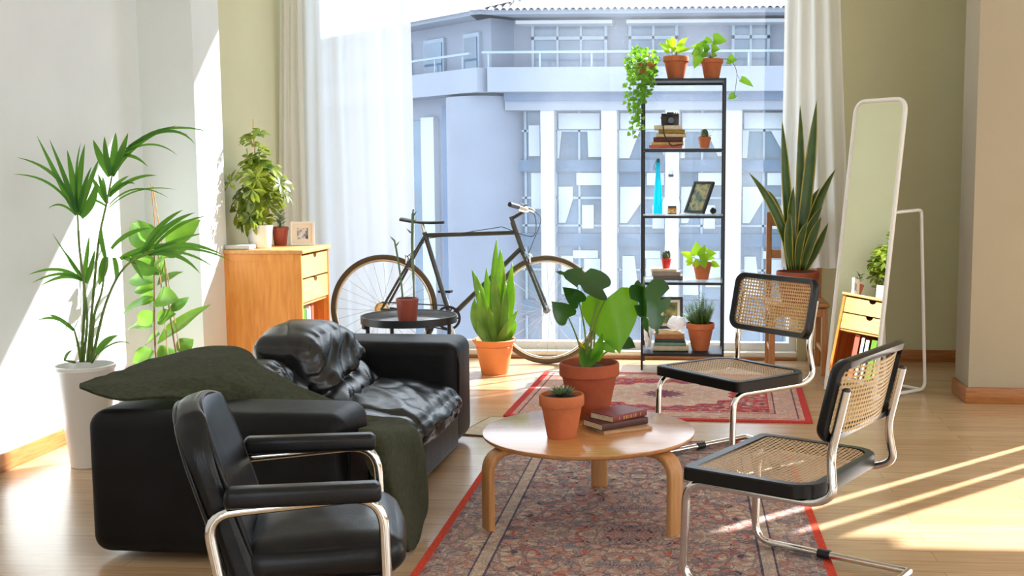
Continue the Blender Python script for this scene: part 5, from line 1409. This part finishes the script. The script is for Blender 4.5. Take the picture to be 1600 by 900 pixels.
# fourth shelf
z = stack(((1021, 1068, .024, s2l(92, 84, 80), 'dark grey book lowest under the red cactus pot', 0), (1019, 1064, .026, s2l(140, 128, 118), 'grey brown book in the middle under the red cactus pot', .0), (1018, 1058, .016, s2l(206, 186, 162), 'pale beige book directly under the red cactus pot', .01)), .5505, 6.78)
p = PY(1041, 424, 6.86)
q = potted('potted_cactus', 'tiny bright red pot with a knobbly cactus on the grey books', 'plant', (p.x, 6.85, z + .0003), .062, .031, .022, plain('pot_red', s2l(196, 40, 32), .4), .2, .06)
mb = MB()
for x, y, s, h in ((0, 0, .014, .030), (-.016, .004, .010, .024), (.015, .002, .011, .030), (.004, -.014, .010, .02)): cactus_ball(mb, (x, y, .058 + h * .7), s, h, 8)
mb.build('cactus', LM['cactus'], q, angle=180)
p = PY(1097, 441, 6.86)
GL_ = V((p.x, 6.86, .5505))
q = potted('potted_pothos', 'clay pot with bright lime green leaves on the fourth shelf', 'plant', GL_, .105, .060, .038, MT['terracotta'], .24, .10)
def gp(px, py, dy=0.0): return PY(px, py, 6.86 + dy) - GL_
def small_leaf(parent, c, tip, W, nrm, mat, base, kind='heart', bend=.35):
    mb = MB(); mb.tube(bez(base, base * .4 + c * .6 + V((0, 0, .02)), c, 6), [.0022, .0013], 6); st = mb.build('stem', MT['stem'], parent, angle=180)
    mb = MB(); d = tip - c; leaf(mb, c, d, nrm, d.length, W, kind, bend, .2, 9, 3); mb.build('leaf', mat, st, angle=180)
B0 = V((0, 0, .09))
for c, t, w, dy in (((1090, 398), (1088, 377), .075, 0), ((1096, 400), (1100, 382), .06, -.03), ((1080, 402), (1064, 392), .055, 0), ((1082, 408), (1070, 408), .05, -.04), ((1100, 398), (1104, 412), .06, -.05), ((1105, 397), (1120, 394), .055, 0), ((1104, 402), (1118, 402), .05, .04), ((1112, 412), (1126, 416), .045, -.02), ((1092, 408), (1086, 418), .05, -.06), ((1098, 408), (1102, 420), .05, -.06), ((1078, 412), (1072, 414), .03, -.03), ((1094, 396), (1106, 385), .05, .04)):
    small_leaf(q, gp(*c, dy), gp(*t, dy * 1.3), w, V((rnd.uniform(-.5, .5), -.8, .6)), LM['lime'], B0)
# bottom shelf
z = stack(((1021, 1078, .030, s2l(196, 182, 152), 'wide cream book lowest in the stack on the bottom shelf', 0), (1023, 1074, .020, s2l(112, 142, 128), 'pale green book second from the bottom on the bottom shelf', .0), (1024, 1072, .020, s2l(40, 66, 56), 'dark green book in the middle of the bottom shelf stack', .01), (1024, 1071, .028, s2l(160, 106, 66), 'tan brown book near the top of the bottom shelf stack', .0), (1022, 1066, .012, s2l(206, 170, 120), 'thin buff book on top of the bottom shelf stack', .0)), .1175, 6.77)
framed('picture_frame', 'dark wooden frame with a cream mount behind the monstera on the bottom shelf', (PY(1048, 500, 6.98).x, 6.935, z + .001), radians(4), radians(8), .155, .20, .016, .018, plain('frame_umber', s2l(46, 34, 30), .45), .016, printmat('print_olive', [s2l(56, 62, 30), s2l(110, 110, 60), s2l(190, 170, 100)], 12, 5), strut=False)
def crumple(name, label, loc, sx, sy, sz, seed):
    mb = MB(); bmesh.ops.create_icosphere(mb.bm, subdivisions=4, radius=1.0)
    for v in mb.bm.verts:
        p = v.co * 2.0 + V((seed, 0, 0)); c = noise.cell_vector(p * 1.3) ; k = 1 + .28 * noise.noise(p * 1.6) + .16 * abs(noise.noise(p * 3.7))
        v.co = V((v.co.x * sx, v.co.y * sy, max(-.999, v.co.z) * sz)) * k
    lo = min(v.co.z for v in mb.bm.verts)
    for v in mb.bm.verts: v.co.z -= lo
    o = mb.build(name, sheer('white_paper', (.86, .86, .88), .0, .35), angle=20, loc=loc); tag(o, label, 'paper'); return o
pp = PY(1062, 520, 6.84); crumple('crumpled_paper', 'crumpled white paper lying on the bottom shelf books by the frame', (pp.x - .02, 6.86, z + .001), .052, .035, .042, 2.0)
pp = PY(1012, 548, 6.80); crumple('crumpled_paper', 'crumpled white paper bag standing at the left end of the bottom shelf', (pp.x, 6.86, .1175), .024, .06, .10, 6.0)
p = PY(1094, 548, 6.82)
q = potted('potted_rosemary', 'bushy rosemary in a clay pot at the right of the bottom shelf', 'plant', (p.x, 6.83, .1175), .168, .087, .052, MT['terracotta'], .22, .10)
mb = MB(); ms = MB(); r = random.Random(8)
for k in range(80):
    a = r.uniform(0, 2 * pi); rr = .072 * sqrt(r.random()); b0 = V((rr * .6 * cos(a), rr * .6 * sin(a), .15)); hgt = r.uniform(.06, .21) * (1.15 - rr * 7)
    tp_ = V((rr * 1.35 * cos(a) + r.uniform(-.02, .02), rr * 1.35 * sin(a) + r.uniform(-.02, .02), .15 + hgt)); ms.tube([b0, tp_], [.0016, .0008], 5)
    for i in range(16):
        t = .1 + .9 * i / 15; c = b0.lerp(tp_, t)
        for s in range(3):
            aa = i * 2.1 + s * 2.1; leaf(mb, c + V((r.uniform(-.004, .004), r.uniform(-.004, .004), 0)), (cos(aa), sin(aa), .35), (0, 0, 1), .020, .0075, 'lance', .2, .1, 3, 1)
mb.build('foliage', LM['rosemary'], q, angle=180); ms.build('stem', MT['stem'], q)
# top of the shelf
TZ_ = 1.7585
p = PY(1056, 122, 6.86); AL = V((p.x, 6.86, TZ_))
q = potted('potted_peperomia', 'clay pot with upright light green leaves in the middle of the shelf top', 'plant', AL, .138, .078, .048, MT['terracotta'], .24, .10)
def ap(px, py, dy=0.0): return PY(px, py, 6.86 + dy) - AL
B0 = V((0, 0, .125))
for c, t, w, dy in (((1048, 80), (1030, 64), .055, 0), ((1050, 76), (1042, 58), .05, .03), ((1052, 74), (1050, 56), .045, -.03), ((1058, 76), (1070, 66), .055, .0), ((1060, 74), (1073, 56), .05, .02), ((1056, 80), (1064, 72), .055, -.05), ((1046, 82), (1038, 78), .05, -.05), ((1062, 80), (1078, 74), .05, -.02), ((1052, 82), (1048, 72), .05, -.06), ((1044, 80), (1034, 72), .05, .04), ((1058, 82), (1068, 80), .045, -.05)):
    small_leaf(q, ap(*c, dy), ap(*t, dy), w, V((rnd.uniform(-.4, .4), -.7, .8)), LM['lime'], B0, 'ovate')
p = PY(1112, 122, 6.86); AL = V((p.x, 6.86, TZ_))
q = potted('potted_trailing_pothos', 'clay pot with round green leaves and one trailing stem on the shelf top', 'plant', AL, .122, .068, .044, MT['terracotta'], .22, .09)
def ap(px, py, dy=0.0): return PY(px, py, 6.86 + dy) - AL
B0 = V((0, 0, .11))
G2 = leafmat('round_leaf', s2l(76, 140, 40), s2l(120, 176, 60), .5, .3, 14, s2l(160, 215, 50))
for c, t, w, dy, m_ in (((1115, 62), (1137, 62), .085, .0, G2), ((1106, 68), (1104, 56), .06, .03, G2), ((1098, 76), (1080, 70), .065, .0, G2), ((1094, 80), (1078, 84), .06, -.03, G2), ((1094, 82), (1084, 108), .07, -.05, G2), ((1100, 76), (1110, 74), .07, -.06, LM['monstera']), ((1112, 76), (1126, 76), .06, -.03, G2), ((1104, 84), (1094, 88), .05, -.07, G2), ((1118, 84), (1112, 88), .04, -.06, G2), ((1102, 70), (1094, 64), .05, .02, G2)):
    small_leaf(q, ap(*c, dy), ap(*t, dy), w, V((rnd.uniform(-.4, .4), -.9, .5)), m_, B0)
mb = MB(); tr = crom([B0, ap(1130, 92, -.03), ap(1143, 96, -.04), ap(1151, 112, -.04), ap(1150, 132, -.04), ap(1147, 150, -.04)], 6); mb.tube(tr, [.0025, .0013], 6); mb.tube(crom([ap(1151, 115, -.04), ap(1155, 122, -.04), ap(1160, 126, -.04)], 4), .0013, 6); st = mb.build('stem', MT['stem'], q, angle=180)
for c, t, w in (((1147, 90), (1134, 100), .055), ((1158, 124), (1179, 134), .055), ((1148, 148), (1137, 155), .045)):
    mb = MB(); a, b_ = ap(*c, -.04), ap(*t, -.05); leaf(mb, a, b_ - a, V((.2, -.8, .6)), (b_ - a).length, w, 'heart', .3, .2, 9, 3); mb.build('leaf', G2, st, angle=180)
# ivy on the left of the shelf top
p = PY(1003, 122, 6.84); IL = V((p.x + .025, 6.83, TZ_))
q = potted('potted_ivy', 'trailing ivy spilling over the left end of the shelf top', 'plant', IL, .10, .058, .042, MT['terracotta'], .2, .06)
mb = MB(); ms = MB(); r = random.Random(21)
def ip(px, py, dy=0.0): return PY(px, py, 6.83 + dy) - IL
def ivyleaf(c, L=.026):
    a = r.uniform(0, 2 * pi); leaf(mb, c, V((cos(a) * .8, -.3 + r.uniform(-.5, .3), -.35 + .6 * sin(a))), V((r.uniform(-.5, .5), -1, .5)), L * r.uniform(.7, 1.25), L * .95, 'heart', .3, .2, 5, 1)
for k in range(230):
    t = 2 * pi * r.random(); rr = sqrt(r.random()); c = ip(1003 + 26 * rr * cos(t), 103 + 27 * rr * sin(t) - 4, r.uniform(-.10, .07)); ivyleaf(c)
for x0, y0, x1, y1, n_ in ((985, 110, 980, 172, 26), (995, 120, 996, 190, 36), (1003, 120, 1004, 160, 30), (1010, 110, 1012, 150, 26), (990, 120, 988, 215, 30), (998, 130, 1001, 205, 22), (1016, 105, 1020, 140, 16)):
    pts = crom([V((0, 0, .10)), ip(x0, y0 - 20, -.14), ip(x0, y0, -.165), ip((x0 + x1) / 2 + r.uniform(-4, 4), (y0 + y1) / 2, -.165), ip(x1, y1, -.165)], 6); ms.tube(pts, .0014, 5)
    for k in range(n_):
        y = y0 + (y1 - y0) * (k + r.random()) / n_; x = x0 + (x1 - x0) * (y - y0) / (y1 - y0) + r.uniform(-8, 8) * (1 - .5 * (y - y0) / (y1 - y0)); ivyleaf(ip(x, y, -.165 + r.uniform(-.03, .02)))
mb.build('foliage', LM['ivy'], q, angle=180); ms.build('stem', MT['stem'], q)

# ================================================================ pine chest of drawers
DX0, DX1, DY0, DY1, DZ = -2.485, -2.05, 5.86, 6.33, .79
MT['pine_z'] = wood('shaded_pine_panel', s2l(226, 156, 74), s2l(204, 126, 50), 'Z', 1.8, .45, 10)  # orange tone holds the glow on the chest's shaded side
MT['pine_f'] = wood('sunlit_pine_front', s2l(222, 176, 116), s2l(200, 146, 86), 'Y', 2.4, .45, 10)  # same pine, made paler for the sunlight on the drawer fronts
MT['pine_t'] = wood('pine_top', s2l(216, 164, 102), s2l(190, 134, 76), 'Y', 2.4, .4, 10)
dr = thing('pine_chest', 'pine chest with two drawers and an open shelf in the window corner', 'chest of drawers', (DX0, DY0, 0))
wX, wY = DX1 - DX0, DY1 - DY0
mb = MB(); mb.bb((-.01, -.012, DZ - .022), (wX + .015, wY + .012, DZ - .0005), bevel=.004); mb.build('top', MT['pine_t'], dr)
for y0 in (0, wY - .02):
    mb = MB(); mb.bb((.03, y0 + .004, .03), (wX - .03, y0 + .016, DZ - .022))
    mb.bb((0, y0, 0), (.035, y0 + .02, DZ - .022), bevel=.002, seg=1); mb.bb((wX - .035, y0, 0), (wX, y0 + .02, DZ - .022), bevel=.002, seg=1)
    mb.bb((.035, y0, DZ - .062), (wX - .035, y0 + .02, DZ - .022)); mb.bb((.035, y0, .03), (wX - .035, y0 + .02, .07)); mb.build('side_panel', MT['pine_z'], dr, smooth=False)
mb = MB(); mb.bb((0, .02, .03), (.012, wY - .02, DZ - .022)); mb.build('back_panel', MT['pine_z'], dr, smooth=False)
for z0 in (.06, .485): mb = MB(); mb.bb((.012, .02, z0), (wX - .012, wY - .02, z0 + .016)); mb.build('shelf', MT['pine_t'], dr, smooth=False)
for z0, z1 in ((.635, .757), (.503, .625)):
    mb = MB(); y0, y1 = .024, wY - .024; ym = (y0 + y1) / 2
    ol = [(y0, z0), (y1, z0), (y1, z1)] + [(ym + .028 * cos(a), z1 - .026 * sin(a)) for a in [pi * k / 10 for k in range(11)]] + [(y0, z1)]
    Mx = Matrix(((0, 0, 1, 0), (1, 0, 0, 0), (0, 1, 0, 0), (0, 0, 0, 1)))
    mb.prism(ol, wX - .018, wX - .002, Mx); dd = mb.build('drawer', MT['pine_f'], dr, smooth=False)
    mb = MB(); mb.bb((.04, y0 + .01, z0 + .005), (wX - .022, y1 - .01, z0 + .012)); mb.bb((wX - .06, ym - .04, z1 - .035), (wX - .055, ym + .04, z1 - .002)); mb.build('drawer_tray', plain('drawer_inside_shade', s2l(70, 44, 24), .8), dd, smooth=False)  # dark plate behind the cut-out carries the shade inside the drawer
for i, (y, T, h, c, lab) in enumerate(((5.89, .05, .385, s2l(96, 140, 20), 'bright green folder standing in the chest opening'), (5.945, .05, .385, s2l(110, 152, 30), 'second green folder standing behind the bright green one'), (6.00, .045, .38, s2l(80, 124, 18), 'darker green folder in the middle of the chest opening'), (6.06, .03, .37, s2l(160, 196, 204), 'pale blue magazine standing between green and cream ones'), (6.10, .025, .385, s2l(222, 214, 196), 'cream magazine standing in the chest opening'), (6.14, .04, .395, s2l(190, 84, 66), 'red spined book at the far end of the chest opening'))):
    t = thing('magazine', lab, 'magazine', (DX1 - .045, y, .0765))
    mb = MB(); mb.bb((-.2, 0, 0), (0, T - .002, h), bevel=.001, seg=1); mb.build('cover', plain('magazine_cover', c, .5), t, smooth=False)
    mb = MB(); mb.bb((-.203, .002, .003), (-.001, T - .004, h + .001)); mb.build('pages', plain('page_white', s2l(220, 214, 200), .8), t, smooth=False)
# things on the chest
PF = PZ(466, 383, DZ + .001)
framed('photo_frame', 'white photo frame with a small picture on the front of the pine chest', (-2.168, 6.235, DZ + .001), radians(16), radians(9), .132, .135, .02, .012, MT['white_plastic'], .024, printmat('print_family', [s2l(40, 42, 52), s2l(120, 126, 140), s2l(222, 222, 226), s2l(150, 110, 100)], 34, 9))
mb = MB(); mb.bb((-.07, -.05, 0), (.07, .05, .024), bevel=.006); o = mb.build('notebook', plain('grey_cover', s2l(200, 198, 186), .6), loc=(-2.40, 5.915, DZ + .0005)); tag(o, 'pale grey notebook lying at the left edge of the pine chest top', 'notebook')

# ================================================================ wooden chair carrying the sansevieria
MT['chair_wood'] = wood('chair_brown_wood', s2l(182, 124, 70), s2l(150, 94, 48), 'Z', 2.5, .45, 10)
MT['chair_wood_x'] = wood('chair_brown_wood_rail', s2l(190, 132, 76), s2l(156, 100, 52), 'X', 2.5, .45, 10)
wx0, wx1, wy0, wy1 = .500, .845, 6.62, 6.995
wc = thing('wooden_chair', 'brown wooden slat back chair by the window carrying the sansevieria pot', 'chair', ((wx0 + wx1) / 2, (wy0 + wy1) / 2, 0))
ux, uy = (wx1 - wx0) / 2, (wy1 - wy0) / 2
for sx in (-1, 1):
    mb = MB(); mb.box((sx * (ux - .018), -uy + .018, .20), (.034, .034, .40), bevel=.004); mb.build('leg', MT['chair_wood'], wc)
    mb = MB(); mb.box((sx * (ux - .018), uy - .018, .48), (.034, .030, .96), bevel=.004); mb.build('back_leg', MT['chair_wood'], wc)
    mb = MB(); mb.box((sx * (ux - .018), 0, .14), (.018, 2 * uy - .06, .028), bevel=.003); mb.build('stretcher', MT['chair_wood_x'], wc)
    mb = MB(); mb.box((sx * (ux - .018), 0, .375), (.022, 2 * uy - .06, .05), bevel=.003); mb.build('apron', MT['chair_wood_x'], wc)
for y in (-uy + .018, uy - .018): mb = MB(); mb.box((0, y, .375), (2 * ux - .06, .022, .05), bevel=.003); mb.build('apron', MT['chair_wood_x'], wc)
mb = MB(); mb.box((0, -.01, .418), (2 * ux + .02, 2 * uy - .02, .024), bevel=.008, seg=3); mb.build('seat', MT['chair_wood_x'], wc)
for z in (.90, .70): mb = MB(); mb.box((0, uy - .022, z), (2 * ux - .07, .018, .055), bevel=.004); mb.build('back_slat', MT['chair_wood_x'], wc)
vs_.location.z = .4305

# ================================================================ tray table
tt = thing('tray_table', 'black round metal tray table behind the sofa holding a plastic pot', 'side table', (-1.345, 5.36, 0))
mb = MB(); mb.lathe([(.001, .478), (.218, .478), (.224, .481), (.226, .505), (.229, .507), (.231, .505), (.229, .478), (.222, .472), (.001, .472)], 64, cap=False); mb.build('tray', plain('tray_sheen_grey', (.22, .24, .27), .12, spec=.9), tt, angle=35)  # black tray lightened to blue grey for the window light it reflects
mb = MB(); mb.lathe([(.2265, .474), (.2265, .509), (.232, .509), (.232, .474), (.2265, .474)], 64, cap=False); mb.build('tray_rim', MT['black_metal'], tt, angle=35)
for k in range(4):
    a = radians(38 + 90 * k); c, s = cos(a), sin(a)
    mb = MB(); mb.tube(fillet([(.215 * c, .215 * s, .47), (.205 * c, .205 * s, .014), (-.0 * c, -.0 * s, .014)] if k < 4 else [], .03, 4), .010, 8); mb.build('leg', MT['black_metal'], tt, angle=60)
    mb = MB(); mb.box((.224 * c, .224 * s, .468), (.03, .03, .022), rot=Euler((0, 0, a)), bevel=.003); mb.build('clip', MT['black_metal'], tt)
mb = MB(); mb.lathe([(.20, .01), (.20, .022), (.21, .022), (.21, .01), (.20, .01)], 48, cap=False); mb.build('base_ring', MT['black_metal'], tt)
q = bpy.data.objects['potted_stem_plant']; q.location = (-1.345, 5.33, .4785)

# ================================================================ standing mirror
MA = radians(219 - 180)            # direction the glass faces is 180 + MA
BLm = V((.777, 6.137, 0))
wdir = V((cos(radians(219 + 90)), sin(radians(219 + 90)), 0))     # from the far edge towards the near edge
nrm = V((cos(radians(219)), sin(radians(219)), 0))
MW, MH, LEAN = .345, 1.585, .20
mo = thing('standing_mirror', 'tall narrow white framed standing mirror leaning back on a tube stand', 'mirror', BLm)
upv = (V((0, 0, MH)) - nrm * LEAN)
def mpnt(u, h, off=0.0): return wdir * u + upv * h + nrm * off
r0 = .0125
# outer frame loop with rounded top corners, lower bar a little above the floor
pts = [mpnt(0, .008), mpnt(0, 1), mpnt(MW, 1), mpnt(MW, .008)]
mb = MB(); mb.tube(fillet(pts, [0, .07, .07, 0], 8), r0, 12); mb.tube([mpnt(0, .055), mpnt(MW, .055)], r0 * .9, 10); mb.build('frame', MT['white_paint'], mo, angle=60)
mm, nt, b_ = M('mirror_glass'); b_.inputs['Metallic'].default_value = 1; b_.inputs['Roughness'].default_value = .0; b_.inputs['Base Color'].default_value = (.92, .94, .92, 1)
ol = rrect(MW - .012, (1 - .062) * upv.length - .012, .055, 8)
cx_ = mpnt(MW / 2, .5 + .031)
ux_, uy_ = wdir, upv.normalized(); uz_ = ux_.cross(uy_)
Mm = Matrix(((ux_.x, uy_.x, uz_.x, cx_.x), (ux_.y, uy_.y, uz_.y, cx_.y), (ux_.z, uy_.z, uz_.z, cx_.z), (0, 0, 0, 1)))
mb = MB(); mb.prism(ol, -.003, .003, Mm); mb.build('mirror_glass', mm, mo, smooth=False)
# rear stand
hz = .99; hq = hz / MH
top0, top1 = mpnt(0.02, hq), mpnt(MW - .02, hq)
rear = -nrm * .40
for u, P in ((.03, top0), (MW - .03, top1)):
    a = mpnt(u, hq, -.005); b2 = V((a.x, a.y, hz + .012)) + rear * .62; c2 = V((a.x, a.y, .014)) + rear * .80; d2 = wdir * u + V((0, 0, .014)) - nrm * .02
    mb = MB(); mb.tube(fillet([a, b2, c2, d2], [0, .025, .05, 0], 5), .0095, 10); mb.build('stand_leg', MT['white_paint'], mo, angle=60)
mb = MB(); e0 = mpnt(.03, hq, -.005); e1 = mpnt(MW - .03, hq, -.005)
q0 = V((e0.x, e0.y, .014)) + rear * .72; q1 = V((e1.x, e1.y, .014)) + rear * .72; mb.tube([q0, q1], .0095, 10); mb.build('stand_bar', MT['white_paint'], mo)
